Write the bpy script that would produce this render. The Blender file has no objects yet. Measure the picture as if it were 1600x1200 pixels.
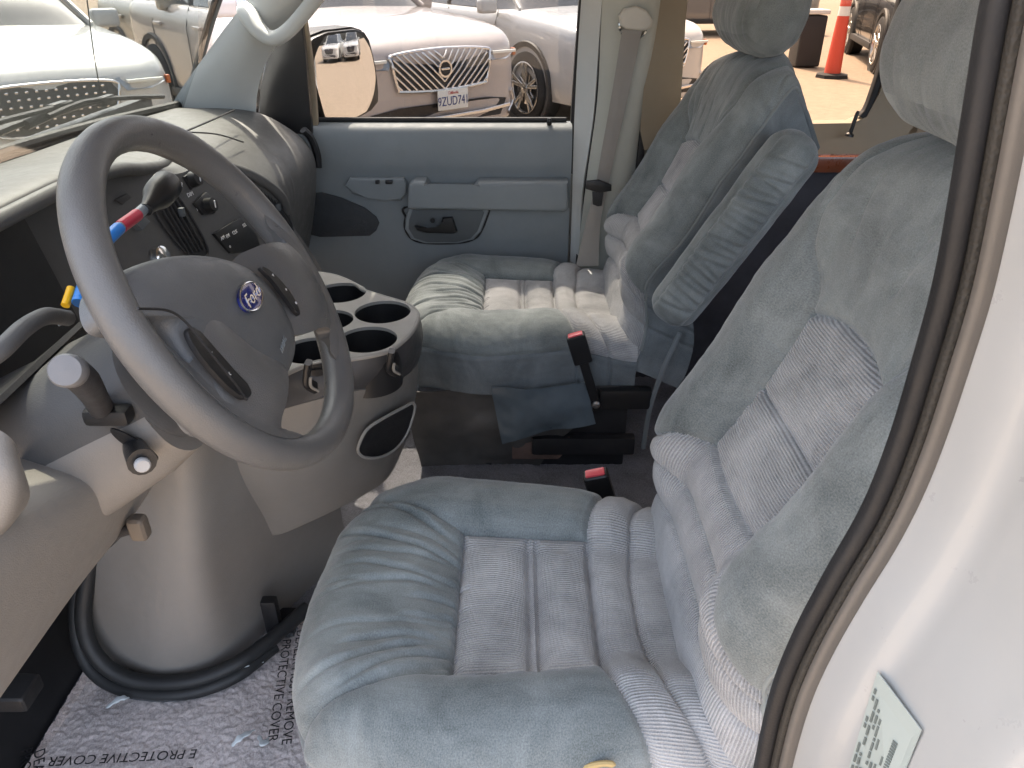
import bpy, bmesh, math, random
import numpy as np
from mathutils import Vector, Matrix, noise as mnoise
random.seed(7); RNG = np.random.default_rng(7)
SC = bpy.context.scene; COL = SC.collection
R = math.radians

# ---------------------------------------------------------------- camera
cam = bpy.data.cameras.new('camera'); CAM = bpy.data.objects.new('camera', cam); COL.objects.link(CAM)
cam.lens = 36 * 1160 / 1600; cam.sensor_width = 36; cam.clip_start = .02; cam.clip_end = 400
CAM.location = (0, 0, 1.72); CAM.rotation_euler = (R(90 - 29.5), 0, R(-90)); SC.camera = CAM

# ---------------------------------------------------------------- sky, sun, exposure
SUN_EL, SUN_AZ = 57.0, 72.0         # azimuth measured from the van's forward axis (+y) towards +x
w = bpy.data.worlds.new('World'); SC.world = w; w.use_nodes = True
nt = w.node_tree; sky = nt.nodes.new('ShaderNodeTexSky'); sky.sky_type = 'NISHITA'; sky.sun_disc = False
sky.sun_elevation = R(SUN_EL); sky.sun_rotation = R(SUN_AZ); sky.air_density = .8; sky.dust_density = 5
nt.nodes['Background'].inputs['Strength'].default_value = .15
hs = nt.nodes.new('ShaderNodeHueSaturation'); hs.inputs['Saturation'].default_value = .55
nt.links.new(sky.outputs[0], hs.inputs['Color']); nt.links.new(hs.outputs[0], nt.nodes['Background'].inputs['Color'])
sl = bpy.data.lights.new('sun', 'SUN'); sl.energy = 2.2; sl.angle = R(.55); sl.color = (1, .91, .77)
so = bpy.data.objects.new('sun', sl); COL.objects.link(so)
_d = Vector((math.sin(R(SUN_AZ)) * math.cos(R(SUN_EL)), math.cos(R(SUN_AZ)) * math.cos(R(SUN_EL)), math.sin(R(SUN_EL))))
so.rotation_euler = _d.to_track_quat('Z', 'Y').to_euler()
SC.view_settings.view_transform = 'Standard'; SC.view_settings.look = 'None'
SC.view_settings.exposure = 2.85; SC.view_settings.gamma = 1
SC.cycles.max_bounces = 10; SC.cycles.diffuse_bounces = 6; SC.cycles.glossy_bounces = 4; SC.cycles.transparent_max_bounces = 16
SC.cycles.caustics_reflective = False; SC.cycles.caustics_refractive = False; SC.cycles.sample_clamp_indirect = 6

# ---------------------------------------------------------------- materials
MAT = {}
def _new(name):
    m = bpy.data.materials.new(name); m.use_nodes = True; MAT[name] = m
    return m, m.node_tree, m.node_tree.nodes['Principled BSDF']
def _n(t, kind, **kw):
    n = t.nodes.new('ShaderNode' + kind)
    for k, v in kw.items():
        if hasattr(n, k) and k not in n.inputs: setattr(n, k, v)
        else: n.inputs[k].default_value = v
    return n
def _ramp(t, fac, stops):
    r = t.nodes.new('ShaderNodeValToRGB'); e = r.color_ramp.elements
    while len(e) < len(stops): e.new(.5)
    for i, (p, c) in enumerate(stops):
        e[i].position = p; e[i].color = (c, c, c, 1) if not hasattr(c, '__len__') else (*c, 1)
    t.links.new(fac, r.inputs[0]); return r
def mul(c, k): return tuple(min(1, x * k) for x in c)
def plastic(name, c, rough=.5, grain=.15, gs=900, var=.12, spec=.4, coat=0, metal=0, dirt=0.0):
    m, t, b = _new(name); L = t.links.new
    g = _n(t, 'NewGeometry')
    n1 = _n(t, 'TexNoise', Scale=7.0, Detail=6.0, Roughness=.65); L(g.outputs['Position'], n1.inputs['Vector'])
    r = _ramp(t, n1.outputs['Fac'], [(.25, mul(c, 1 - var)), (.75, mul(c, 1 + var))])
    L(r.outputs[0], b.inputs['Base Color'])
    n3 = _n(t, 'TexNoise', Scale=38.0, Detail=5.0, Roughness=.7); L(g.outputs['Position'], n3.inputs['Vector'])
    rr = _ramp(t, n3.outputs['Fac'], [(.3, max(.02, rough - .09)), (.7, min(1, rough + .09))]); L(rr.outputs[0], b.inputs['Roughness'])
    if grain:
        n2 = _n(t, 'TexVoronoi', Scale=float(gs)); L(g.outputs['Position'], n2.inputs['Vector'])
        bp = _n(t, 'Bump', Strength=grain, Distance=.0006); L(n2.outputs['Distance'], bp.inputs['Height']); L(bp.outputs[0], b.inputs['Normal'])
    b.inputs['Specular IOR Level'].default_value = spec; b.inputs['Metallic'].default_value = metal
    b.inputs['Coat Weight'].default_value = coat; b.inputs['Coat Roughness'].default_value = .03
    return m
def velour(name, c, light, rib=0, ribdir=0, ribmm=5.0, seed=0.0, sheen=.35):
    """cut-pile upholstery; ribs (corduroy) follow the cloth's own UV layout in metres"""
    m, t, b = _new(name); L = t.links.new
    uv = _n(t, 'UVMap'); mp = _n(t, 'Mapping'); L(uv.outputs[0], mp.inputs['Vector']); mp.inputs['Location'].default_value = (seed, seed * .37, 0)
    n1 = _n(t, 'TexNoise', Scale=9.0, Detail=5.0, Roughness=.6, Distortion=.6); L(mp.outputs[0], n1.inputs['Vector'])
    mp2 = _n(t, 'Mapping'); mp2.inputs['Scale'].default_value = (60, 9, 1) if ribdir == 0 else (9, 60, 1); L(mp.outputs[0], mp2.inputs['Vector'])
    n2 = _n(t, 'TexNoise', Scale=1.0, Detail=6.0, Roughness=.7); L(mp2.outputs[0], n2.inputs['Vector'])
    n3 = _n(t, 'TexNoise', Scale=520.0, Detail=3.0, Roughness=.7); L(mp.outputs[0], n3.inputs['Vector'])
    a1 = _n(t, 'Math', operation='MULTIPLY'); a1.inputs[1].default_value = .70; L(n1.outputs['Fac'], a1.inputs[0])
    a2 = _n(t, 'Math', operation='MULTIPLY_ADD'); a2.inputs[1].default_value = .22; L(n2.outputs['Fac'], a2.inputs[0]); L(a1.outputs[0], a2.inputs[2])
    a3 = _n(t, 'Math', operation='MULTIPLY_ADD'); a3.inputs[1].default_value = .62; L(n3.outputs['Fac'], a3.inputs[0]); L(a2.outputs[0], a3.inputs[2])
    fac = a3.outputs[0]; h = None
    if rib:
        wv = _n(t, 'TexWave', wave_type='BANDS', bands_direction='X' if ribdir == 0 else 'Y', wave_profile='SIN')
        wv.inputs['Scale'].default_value = 1.0 / (ribmm * .001) * .3142; wv.inputs['Distortion'].default_value = 1.6
        wv.inputs['Detail'].default_value = 2.0; wv.inputs['Detail Scale'].default_value = .05
        L(mp.outputs[0], wv.inputs['Vector'])
        a4 = _n(t, 'Math', operation='MULTIPLY_ADD'); a4.inputs[1].default_value = .16; L(wv.outputs['Fac'], a4.inputs[0])  # wave also darkens the grooves: shade between ribs put into the colour
        a5 = _n(t, 'Math', operation='SUBTRACT'); a5.inputs[1].default_value = .08; L(a3.outputs[0], a5.inputs[0]); L(a5.outputs[0], a4.inputs[2])
        fac = a4.outputs[0]; h = wv.outputs['Fac']
    r = _ramp(t, fac, [(.52, c), (.98, light)]); L(r.outputs[0], b.inputs['Base Color'])
    b.inputs['Roughness'].default_value = .95; b.inputs['Specular IOR Level'].default_value = .12
    b.inputs['Sheen Weight'].default_value = sheen; b.inputs['Sheen Roughness'].default_value = .45; b.inputs['Sheen Tint'].default_value = (.95, .97, 1, 1)
    bp = _n(t, 'Bump', Strength=.5, Distance=.0012); L(n3.outputs['Fac'], bp.inputs['Height'])
    if h is not None:
        b2 = _n(t, 'Bump', Strength=.75, Distance=.0016); L(h, b2.inputs['Height']); L(bp.outputs[0], b2.inputs['Normal']); L(b2.outputs[0], b.inputs['Normal'])
    else: L(bp.outputs[0], b.inputs['Normal'])
    return m
def glass(name, tint=(1, 1, 1), refl=1.0):
    m, t, b = _new(name); L = t.links.new; t.nodes.remove(b)
    tr = _n(t, 'BsdfTransparent'); tr.inputs[0].default_value = (*tint, 1)
    gl = _n(t, 'BsdfGlossy'); gl.inputs['Roughness'].default_value = .02
    fr = _n(t, 'Fresnel'); ge = _n(t, 'NewGeometry'); io = _n(t, 'MapRange'); io.inputs['To Min'].default_value = 1.45; io.inputs['To Max'].default_value = 1 / 1.45
    L(ge.outputs['Backfacing'], io.inputs['Value']); L(io.outputs[0], fr.inputs[0])
    k = _n(t, 'Math', operation='MULTIPLY'); k.inputs[1].default_value = refl; L(fr.outputs[0], k.inputs[0])
    mx = _n(t, 'MixShader'); L(k.outputs[0], mx.inputs[0]); L(tr.outputs[0], mx.inputs[1]); L(gl.outputs[0], mx.inputs[2])
    L(mx.outputs[0], t.nodes['Material Output'].inputs['Surface']); return m
def simple(name, c, rough=.5, metal=0, spec=.5, coat=0):
    m, t, b = _new(name); b.inputs['Base Color'].default_value = (*c, 1); b.inputs['Roughness'].default_value = rough
    b.inputs['Metallic'].default_value = metal; b.inputs['Specular IOR Level'].default_value = spec; b.inputs['Coat Weight'].default_value = coat; b.inputs['Coat Roughness'].default_value = .04
    return m

# ---------------------------------------------------------------- objects
def reg(o, label=None, cat=None, group=None, kind=None):
    if label: o['label'] = label
    if cat: o['category'] = cat
    if group: o['group'] = group
    if kind: o['kind'] = kind
    return o
def thing(name, label, cat, loc=(0, 0, 0), group=None):
    o = bpy.data.objects.new(name, None); COL.objects.link(o); o.location = loc; o.empty_display_size = .05
    return reg(o, label, cat, group)
def link(name, me, mat, parent=None):
    o = bpy.data.objects.new(name, me); COL.objects.link(o)
    if mat is not None and not me.materials: me.materials.append(MAT[mat] if isinstance(mat, str) else mat)
    if parent is not None:
        o.parent = parent; M = parent_world(parent); o.matrix_parent_inverse = M.inverted()
    return o
def parent_world(p):
    M = Matrix.LocRotScale(p.location, p.rotation_euler, p.scale)
    return M if p.parent is None else parent_world(p.parent) @ p.matrix_parent_inverse @ M
def mesh(name, V, Fc, mat=None, parent=None, smooth=True, uv=None, sharp=None):
    me = bpy.data.meshes.new(name); me.from_pydata([tuple(map(float, v)) for v in V], [], [tuple(map(int, f)) for f in Fc])
    if uv is not None:
        ul = me.uv_layers.new(name='UVMap'); li = np.empty(len(me.loops), dtype=np.int32); me.loops.foreach_get('vertex_index', li)
        ul.data.foreach_set('uv', np.asarray(uv, dtype=np.float32)[li].ravel())
    if smooth:
        me.polygons.foreach_set('use_smooth', [True] * len(me.polygons))
        if sharp: me.set_sharp_from_angle(angle=R(sharp))
    me.update(); return link(name, me, mat, parent)
def from_bm(name, bm, mat=None, parent=None, smooth=True, sharp=35):
    bmesh.ops.recalc_face_normals(bm, faces=bm.faces)
    me = bpy.data.meshes.new(name); bm.to_mesh(me); bm.free()
    if smooth:
        me.polygons.foreach_set('use_smooth', [True] * len(me.polygons))
        if sharp: me.set_sharp_from_angle(angle=R(sharp))
    return link(name, me, mat, parent)
def cr(P, n, closed=False):
    """Catmull-Rom through points P -> n samples"""
    P = np.asarray(P, float); m = len(P)
    if m == 2 and not closed: t = np.linspace(0, 1, n)[:, None]; return P[0] * (1 - t) + P[1] * t
    if closed: Q = np.vstack([P[-1:], P, P[:2]]); seg = m
    else: Q = np.vstack([2 * P[0] - P[1], P, 2 * P[-1] - P[-2]]); seg = m - 1
    t = np.linspace(0, seg, n, endpoint=not closed); i = np.minimum(t.astype(int), seg - 1); f = (t - i)[:, None]
    a, b, c, d = Q[i], Q[i + 1], Q[i + 2], Q[i + 3]
    return .5 * (2 * b + (c - a) * f + (2 * a - 5 * b + 4 * c - d) * f ** 2 + (3 * b - a - 3 * c + d) * f ** 3)
def grid_faces(n, m, cu=False, cv=False):
    i, j = np.meshgrid(np.arange(n if cu else n - 1), np.arange(m if cv else m - 1), indexing='ij')
    i2, j2 = (i + 1) % n, (j + 1) % m
    return np.stack([i * m + j, i2 * m + j, i2 * m + j2, i * m + j2], -1).reshape(-1, 4)
def patch(name, rows, nu, nv, mat, parent=None, thick=0, flip=False, sharp=None, edit=None):
    """smooth sheet through a coarse net of control points, given thickness"""
    A = [cr(r, nv) for r in rows]; G = np.stack([cr([a[j] for a in A], nu) for j in range(nv)], 1)
    if edit is not None: G = edit(G)
    V = G.reshape(-1, 3); Fc = grid_faces(nu, nv)
    if flip: Fc = Fc[:, ::-1]
    if thick:
        du = np.gradient(G, axis=0); dv = np.gradient(G, axis=1); N = np.cross(du, dv); N /= np.linalg.norm(N, axis=-1, keepdims=True) + 1e-12
        if flip: N = -N
        B = (G - N * thick).reshape(-1, 3); k = len(V)
        ring = [(i, 0) for i in range(nu)] + [(nu - 1, j) for j in range(1, nv)] + [(i, nv - 1) for i in range(nu - 2, -1, -1)] + [(0, j) for j in range(nv - 2, 0, -1)]
        idx = [i * nv + j for i, j in ring]; W = [(idx[a], idx[(a + 1) % len(idx)]) for a in range(len(idx))]
        side = [(a, a + k, b + k, b) if not flip else (a, b, b + k, a + k) for a, b in W]
        V = np.vstack([V, B]); Fc = [tuple(f) for f in Fc] + [tuple(f[::-1] + k) for f in Fc] + side
        sharp = sharp or 50
    return mesh(name, V, Fc, mat, parent, True, None, sharp)
def frames(P, closed=False, up=None):
    P = np.asarray(P, float); T = np.roll(P, -1, 0) - np.roll(P, 1, 0) if closed else np.gradient(P, axis=0)
    T /= np.linalg.norm(T, axis=1, keepdims=True) + 1e-12
    N = np.zeros_like(P); u = np.array(up if up is not None else ([0, 0, 1.] if abs(T[0][2]) < .9 else [1., 0, 0]), float)
    for i in range(len(P)):
        if up is not None: u = np.array(up, float)
        n = u - T[i] * (u @ T[i]); n /= np.linalg.norm(n) + 1e-12; N[i] = n; u = n
    return T, N, np.cross(T, N)
def sweep(name, path, prof, mat, parent=None, closed=False, up=None, scale=None, cap=True, sharp=40, pclosed=True):
    """sweep a 2-D profile (a along normal, b along binormal) along a path"""
    P = np.asarray(path, float); T, N, B = frames(P, closed, up); prof = np.asarray(prof, float); n, m = len(P), len(prof)
    s = np.ones(n) if scale is None else np.asarray(scale, float)
    V = (P[:, None] + (prof[None, :, :1] * N[:, None] + prof[None, :, 1:] * B[:, None]) * s[:, None, None]).reshape(-1, 3)
    Fc = [tuple(f) for f in grid_faces(n, m, closed, pclosed)]
    if cap and not closed and pclosed: Fc += [tuple(range(m))[::-1], tuple((n - 1) * m + k for k in range(m))]
    o = mesh(name, V, Fc, mat, parent, True, None, sharp); fixn(o); return o
def fixn(o):
    bm = bmesh.new(); bm.from_mesh(o.data); bmesh.ops.recalc_face_normals(bm, faces=bm.faces); bm.to_mesh(o.data); bm.free()
def circ(r, n=12, ry=None): return [(r * math.cos(2 * math.pi * k / n), (ry or r) * math.sin(2 * math.pi * k / n)) for k in range(n)]
def rrect(w, h, r, n=4):
    o = []
    for cx, cy, a0 in ((w / 2 - r, h / 2 - r, 0), (-w / 2 + r, h / 2 - r, 90), (-w / 2 + r, -h / 2 + r, 180), (w / 2 - r, -h / 2 + r, 270)):
        for k in range(n + 1): a = R(a0 + 90 * k / n); o.append((cx + r * math.cos(a), cy + r * math.sin(a)))
    return o
def tube(name, pts, r, mat, parent=None, n=48, m=12, closed=False, scale=None, sm=True):
    P = cr(pts, n, closed) if sm else np.asarray(pts, float)
    return sweep(name, P, circ(r, m), mat, parent, closed, scale=scale)
def box(name, c, d, mat, parent=None, bev=.004, seg=2, rot=None):
    bm = bmesh.new(); bmesh.ops.create_cube(bm, size=1)
    for v in bm.verts: v.co = Vector((v.co.x * d[0], v.co.y * d[1], v.co.z * d[2]))
    if bev: bmesh.ops.bevel(bm, geom=bm.edges[:], offset=min(bev, min(d) * .45), segments=seg, affect='EDGES', profile=.6)
    M = Matrix.Translation(c) @ (rot if rot is not None else Matrix.Identity(4)); bm.transform(M)
    return from_bm(name, bm, mat, parent)
def basis(a, b, c, o=(0, 0, 0)):
    M = Matrix.Identity(4)
    for i in range(3): M[i][0], M[i][1], M[i][2], M[i][3] = a[i], b[i], c[i], o[i]
    return M
def slab(name, poly, n, t, mat, parent=None, bev=.002, seg=2, inset=None):
    """planar polygon (3-D points) extruded by t along n, front edge bevelled"""
    n = Vector(n).normalized(); bm = bmesh.new()
    a = [bm.verts.new(Vector(p)) for p in poly]; b = [bm.verts.new(Vector(p) + n * t) for p in poly]
    k = len(a); bm.faces.new(a); top = bm.faces.new(b[::-1])
    for i in range(k): bm.faces.new((a[i], b[i], b[(i + 1) % k], a[(i + 1) % k]))
    if bev: bmesh.ops.bevel(bm, geom=top.edges[:], offset=bev, segments=seg, affect='EDGES', profile=.55)
    return from_bm(name, bm, mat, parent, True, 30)
def lathe(name, prof, o, axis, mat, parent=None, n=32, sharp=35):
    """profile [(r, h)] turned about axis through o"""
    ax = Vector(axis).normalized(); q = ax.to_track_quat('Z', 'Y').to_matrix(); V = []
    for r, h in prof:
        for k in range(n): a = 2 * math.pi * k / n; V.append(Vector(o) + q @ Vector((r * math.cos(a), r * math.sin(a), h)))
    Fc = [tuple(f) for f in grid_faces(len(prof), n, False, True)]
    ob = mesh(name, V, Fc, mat, parent, True, None, sharp); fixn(ob); return ob
def text(name, s, o, ax, ay, size, mat, parent=None, depth=.0006, align='CENTER', shear=0, sx=1.0):
    """lettering as thin solid geometry: baseline direction ax, letter-up direction ay"""
    cu = bpy.data.curves.new(name, 'FONT'); cu.body = s; cu.size = size; cu.align_x = align; cu.align_y = 'CENTER'; cu.extrude = depth; cu.shear = shear; cu.resolution_u = 3
    tmp = bpy.data.objects.new('tmp', cu); COL.objects.link(tmp); dg = bpy.context.evaluated_depsgraph_get()
    me = bpy.data.meshes.new_from_object(tmp.evaluated_get(dg)); bpy.data.objects.remove(tmp); bpy.data.curves.remove(cu); me.name = name
    ax = Vector(ax).normalized(); ay = Vector(ay).normalized(); az = ax.cross(ay)
    me.transform(basis(ax * sx, ay, az, o)); me.materials.clear(); return link(name, me, mat, parent)
def segdist(x, y, lines):
    d = np.full(x.shape, 9.)
    for ln in lines:
        for (x0, y0), (x1, y1) in zip(ln[:-1], ln[1:]):
            dx, dy = x1 - x0, y1 - y0; t = np.clip(((x - x0) * dx + (y - y0) * dy) / (dx * dx + dy * dy + 1e-12), 0, 1)
            d = np.minimum(d, np.hypot(x - x0 - t * dx, y - y0 - t * dy))
    return d
def sm2(pts, n=24): return [tuple(p) for p in cr(np.array(pts, float), n)]
def inpoly(x, y, poly):
    c = np.zeros(x.shape, bool); n = len(poly)
    for i in range(n):
        x0, y0 = poly[i]; x1, y1 = poly[i - 1]
        c ^= ((y0 > y) != (y1 > y)) & (x < (x1 - x0) * (y - y0) / (y1 - y0 + 1e-15) + x0)
    return c
def vnoise(x, y, s, seed=0):
    """cheap smooth 2-D noise on arrays"""
    r = np.random.default_rng(seed); T = r.random((64, 64)); u, v = x * s + 17.3, y * s + 9.1
    i, j = np.floor(u).astype(int), np.floor(v).astype(int); f, g = u - i, v - j; f = f * f * (3 - 2 * f); g = g * g * (3 - 2 * g)
    q = lambda a, b: T[a % 64, b % 64]
    return (q(i, j) * (1 - f) + q(i + 1, j) * f) * (1 - g) + (q(i, j + 1) * (1 - f) + q(i + 1, j + 1) * f) * g - .5
def sstep(a, b, x): t = np.clip((x - a) / (b - a), 0, 1); return t * t * (3 - 2 * t)

# ================================================================ van shell
plastic('grey_trim', (.208, .232, .243), .55, .25, 700, .08)
plastic('grey_trim_dark', (.085, .096, .106), .6, .25, 700, .10)
plastic('white_trim', (.54, .56, .545), .5, .12, 900, .05)
plastic('green_grey_trim', (.47, .48, .43), .55, .12, 900, .05)
plastic('beige_trim', (.30, .25, .18), .6, .15, 900, .06)
plastic('black_rubber', (.012, .012, .013), .55, .2, 500, .3)
plastic('black_metal', (.018, .018, .02), .45, .2, 400, .3)
plastic('black_plastic', (.014, .014, .015), .38, .25, 700, .3)
plastic('white_paint', (.34, .342, .332), .34, 0, 1, .02, .4, .35)
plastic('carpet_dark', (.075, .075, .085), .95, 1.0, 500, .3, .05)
plastic('headliner', (.42, .39, .34), .9, .4, 500, .08, .1)
plastic('wood_strip', (.20, .055, .022), .3, 0, 1, .3, .5, .4)
simple('chrome', (.75, .75, .75), .12, 1)
glass('window_glass', (.52, .51, .50), .8)
glass('privacy_glass', (.40, .33, .27), .8)
glass('windscreen_glass', (.56, .57, .55), 1.0)
def struct(o): o['kind'] = 'structure'; return o
struct(box('van_floor', (1.28, -.90, .553), (1.74, 3.50, .05), 'carpet_dark', None, .002))
struct(slab('van_roof', [(.52, .42, 1.985), (1.28, .45, 1.985), (2.04, .42, 1.985), (2.16, .20, 1.985), (2.20, -.1, 1.985), (2.20, -2.7, 1.985), (.36, -2.7, 1.985), (.36, -.1, 1.985), (.40, .20, 1.985)], (0, 0, 1), .06, 'headliner', None, .02))
struct(box('van_rear_wall', (1.28, -2.66, 1.15), (1.76, .04, 1.15), 'beige_trim', None, .01))
struct(box('van_side_wall', (.40, -1.52, 1.00), (.05, 2.24, .86), 'beige_trim', None, .01))      # driver side, behind the pillar, below the windows
struct(box('van_firewall', (1.28, .99, .98), (1.70, .03, .86), 'black_plastic', None, .005))
# --- windscreen
wsT = [(.62, .44, 1.965), (.95, .42, 1.975), (1.28, .415, 1.98), (1.61, .42, 1.975), (1.94, .44, 1.965)]
wsB = [(.50, .84, 1.39), (.85, .93, 1.395), (1.28, .965, 1.40), (1.70, .935, 1.395), (2.06, .85, 1.39)]
wsM = [tuple((np.array(a) + np.array(b)) / 2 + np.array((0, .03, .015))) for a, b in zip(wsT, wsB)]
ws = thing('windscreen', 'wide raked windscreen glass above the dashboard', 'windscreen', (1.28, .96, 1.40))
patch('glass_pane', [wsB, wsM, wsT], 16, 28, 'windscreen_glass', ws, .005)
tube('lower_seal', [(a[0], a[1] + .004, a[2] + .012) for a in wsB], .011, 'black_rubber', ws, 60, 8)
tube('side_seal', [(2.055, .852, 1.40), tuple(np.array(wsM[4]) + np.array((.0, 0, 0))), (1.945, .44, 1.96)], .011, 'black_rubber', ws, 40, 8)
tube('side_seal', [(.505, .842, 1.40), wsM[0], (.615, .44, 1.96)], .011, 'black_rubber', ws, 40, 8)
# --- wipers on the outside of the glass
def wiper(label, pts, arm):
    t = thing('windscreen_wiper', label, 'wiper', pts[0], 'windscreen wipers')
    tube('wiper_blade', pts, .006, 'black_rubber', t, 30, 6)
    tube('wiper_arm', arm, .009, 'black_plastic', t, 24, 6, scale=np.linspace(1.2, .7, 24))
    c = Vector(arm[-1]); box('blade_clip', c, (.06, .02, .022), 'black_plastic', t, .004)
wiper('black wiper resting low across the windscreen at the left edge', [(1.2802,0.9850,1.4607), (1.5068,0.9950,1.4534), (1.6634,0.9950,1.4492), (1.7646,0.9900,1.4491)], [(1.3133,1.0000,1.4238), (1.5202,1.0100,1.4329), (1.6507,1.0050,1.4383), (1.7230,0.9980,1.4448)])
wiper('black wiper reaching toward the passenger end of the windscreen', [(1.6513,0.9850,1.4382), (1.8028,0.9850,1.4432), (1.9655,0.9750,1.4288), (2.1791,0.9650,1.4005)], [(1.5902,1.0000,1.4311), (1.7168,1.0000,1.4365), (1.8189,0.9950,1.4365), (1.9045,0.9850,1.4320)])
an = thing('radio_antenna', 'thin mast antenna standing outside the windscreen', 'antenna', (2.1402,1.1200,1.3413))
tube('mast', [(2.2423,1.1200,1.7687), (2.1675,1.1200,1.5168), (2.1437,1.1200,1.3475)], .0016, 'black_rubber', an, 20, 6)
lathe('mast_foot', [(.0, -.03), (.016, -.03), (.012, .0), (.004, .012), (.0, .012)], (2.1437,1.1200,1.3475), (0, 0, 1), 'black_plastic', an, 16)
# --- passenger A-pillar trim with grab handle
ap = thing('pillar_trim', 'pale windscreen pillar trim rising behind the dash on the passenger side', 'pillar trim', (2.05, .80, 1.38))
patch('pillar_cover', [[(2.0450,0.9037,1.3775), (2.0350,0.8338,1.3887), (2.0300,0.7485,1.3895), (2.0500,0.6736,1.3766)],
                       [(2.0350,0.8346,1.4464), (2.0150,0.7706,1.4598), (2.0100,0.7094,1.4574), (2.0400,0.6585,1.4380)],
                       [(2.0250,0.7693,1.5081), (2.0000,0.7139,1.5180), (1.9950,0.6609,1.5214), (2.0300,0.6283,1.5031)],
                       [(2.0100,0.6985,1.5748), (1.9850,0.6499,1.5836), (1.9800,0.6096,1.5839), (2.0200,0.5832,1.5568)],
                       [(1.9900,0.6186,1.6480), (1.9650,0.5717,1.6489), (1.9600,0.5252,1.6491), (2.0000,0.4942,1.6395)],
                       [(1.9600,0.5093,1.7564), (1.9350,0.4669,1.7559), (1.9300,0.4227,1.7558), (1.9700,0.3810,1.7502)],
                       [(1.9300,0.3954,1.8633), (1.9050,0.3560,1.8615), (1.9000,0.3141,1.8611), (1.9400,0.2724,1.8582)]], 50, 20, 'white_trim', ap, .012)
gh = thing('grab_handle', 'pale curved grab handle fixed to the windscreen pillar', 'grab handle', (1.9600,0.6183,1.6141))
gp = [(1.9850,0.6335,1.6237), (1.9500,0.6187,1.6119), (1.9250,0.5934,1.5836), (1.9150,0.5600,1.5680), (1.9150,0.5197,1.5870), (1.9100,0.4624,1.6379), (1.9000,0.4019,1.6971), (1.8950,0.3558,1.7430), (1.9200,0.3522,1.7678)]
sweep('handle_grip', cr(gp, 70), circ(.016, 16, .020), 'white_trim', gh, scale=[1.25] * 6 + list(np.linspace(1.25, 1.0, 16)) + [1.0] * 48)
lathe('screw_cover', [(.0, .0), (.013, .0), (.011, .004), (.0, .005)], (1.9450,0.6181,1.6149), (-.8, -.6, .1), 'white_trim', gh, 20)
# --- passenger door
dr = thing('passenger_door', 'grey passenger door with window, armrest and outside mirror beyond the far seat', 'door', (2.12, .2, .60))
ys = np.linspace(.72, -.165, 9)
prof = [(2.165, 1.338), (2.135, 1.338), (2.108, 1.325), (2.096, 1.29), (2.094, 1.24), (2.098, 1.205), (2.10, 1.17), (2.102, 1.10), (2.10, 1.02), (2.098, .90), (2.10, .78), (2.11, .62)]
patch('door_panel', [[(x, y, z) for y in ys] for x, z in prof], 70, 30, 'grey_trim', dr, .02)
for nm, pts, d, mt in [('armrest', [(642,282), (650,276), (668,276), (672,286), (742,287), (748,277), (886,277), (887,318), (880,323), (640,319)], .055, 'grey_trim'),
                       ('switch_panel', [(541,288), (548,276), (632,276), (637,284), (636,300), (628,311), (606,310), (575,306), (553,300)], .022, 'grey_trim')]:
    P = {'armrest': [(2.0980,0.2842,1.1903), (2.0980,0.2692,1.2010), (2.0980,0.2369,1.2010), (2.0980,0.2289,1.1831), (2.0980,0.1064,1.1813), (2.0980,0.0934,1.1992), (2.0980,-0.1544,1.1992), (2.0980,-0.1589,1.1249), (2.0980,-0.1465,1.1156), (2.0980,0.2924,1.1230)],
         'switch_panel': [(2.0980,0.4671,1.1795), (2.0980,0.4522,1.2010), (2.0980,0.3015,1.2010), (2.0980,0.2935,1.1867), (2.0980,0.2973,1.1578), (2.0980,0.3133,1.1378), (2.0980,0.3532,1.1396), (2.0980,0.4089,1.1469), (2.0980,0.4478,1.1578)]}[nm]
    ob = slab(nm, P, (-1, 0, 0), d, mt, dr, .012 if nm == 'armrest' else .008, 4)
    if nm == 'switch_panel':
        for q in ((2.0700,0.3731,1.1938), (2.0700,0.3411,1.1938)): box('window_switch', Vector(q) + Vector((-.002, 0, 0)), (.014, .020 if q[1] < .36 else .012, .010), 'black_plastic', ob, .003)
rp = [(2.0970,0.2926,1.1178), (2.0970,0.0732,1.1178), (2.0970,0.0660,1.1067), (2.0970,0.0893,1.0463), (2.0970,0.1122,1.0213), (2.0970,0.1594,1.0097), (2.0970,0.2531,1.0097), (2.0970,0.2935,1.0232), (2.0970,0.3100,1.0539), (2.0970,0.3060,1.0842)]
plastic('handle_cup_shade', (.10, .112, .118), .5, .25, 700, .1)  # darker door grey: the cup's depth shading is put into the colour
hb = slab('handle_bezel', rp, (-1, 0, 0), .012, 'grey_trim', dr, .006, 3)
ctr = Vector((0, 0, 0)); 
for p in rp: ctr += Vector(p) / len(rp)
slab('handle_cup', [ctr + (Vector(p) - ctr) * .90 + Vector((-.009, 0, 0)) for p in rp], (-1, 0, 0), .005, 'handle_cup_shade', hb, .003)
sweep('bezel_groove', [Vector(p) + Vector((-.003, 0, 0)) for p in cr(rp, 60, True)], circ(.0035, 6), 'black_rubber', hb, True)
hl = slab('door_handle', [(2.0750,0.2787,1.0685), (2.0750,0.2712,1.0703), (2.0750,0.2424,1.0609), (2.0750,0.2148,1.0628), (2.0750,0.2015,1.0722), (2.0750,0.1969,1.0927), (2.0750,0.1695,1.0946), (2.0750,0.1564,1.0534), (2.0750,0.1658,1.0477), (2.0750,0.2431,1.0496), (2.0750,0.2721,1.0571)], (-1, 0, 0), .014, 'black_plastic', dr, .004, 3)
lathe('lock_screw', [(.0, .0), (.007, .0), (.007, .004), (.0, .005)], (2.0780,0.2269,1.0825), (-1, 0, 0), 'black_plastic', dr, 16)
plastic('speaker_mesh', (.045, .05, .055), .7, 1.0, 380, .2)
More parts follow.
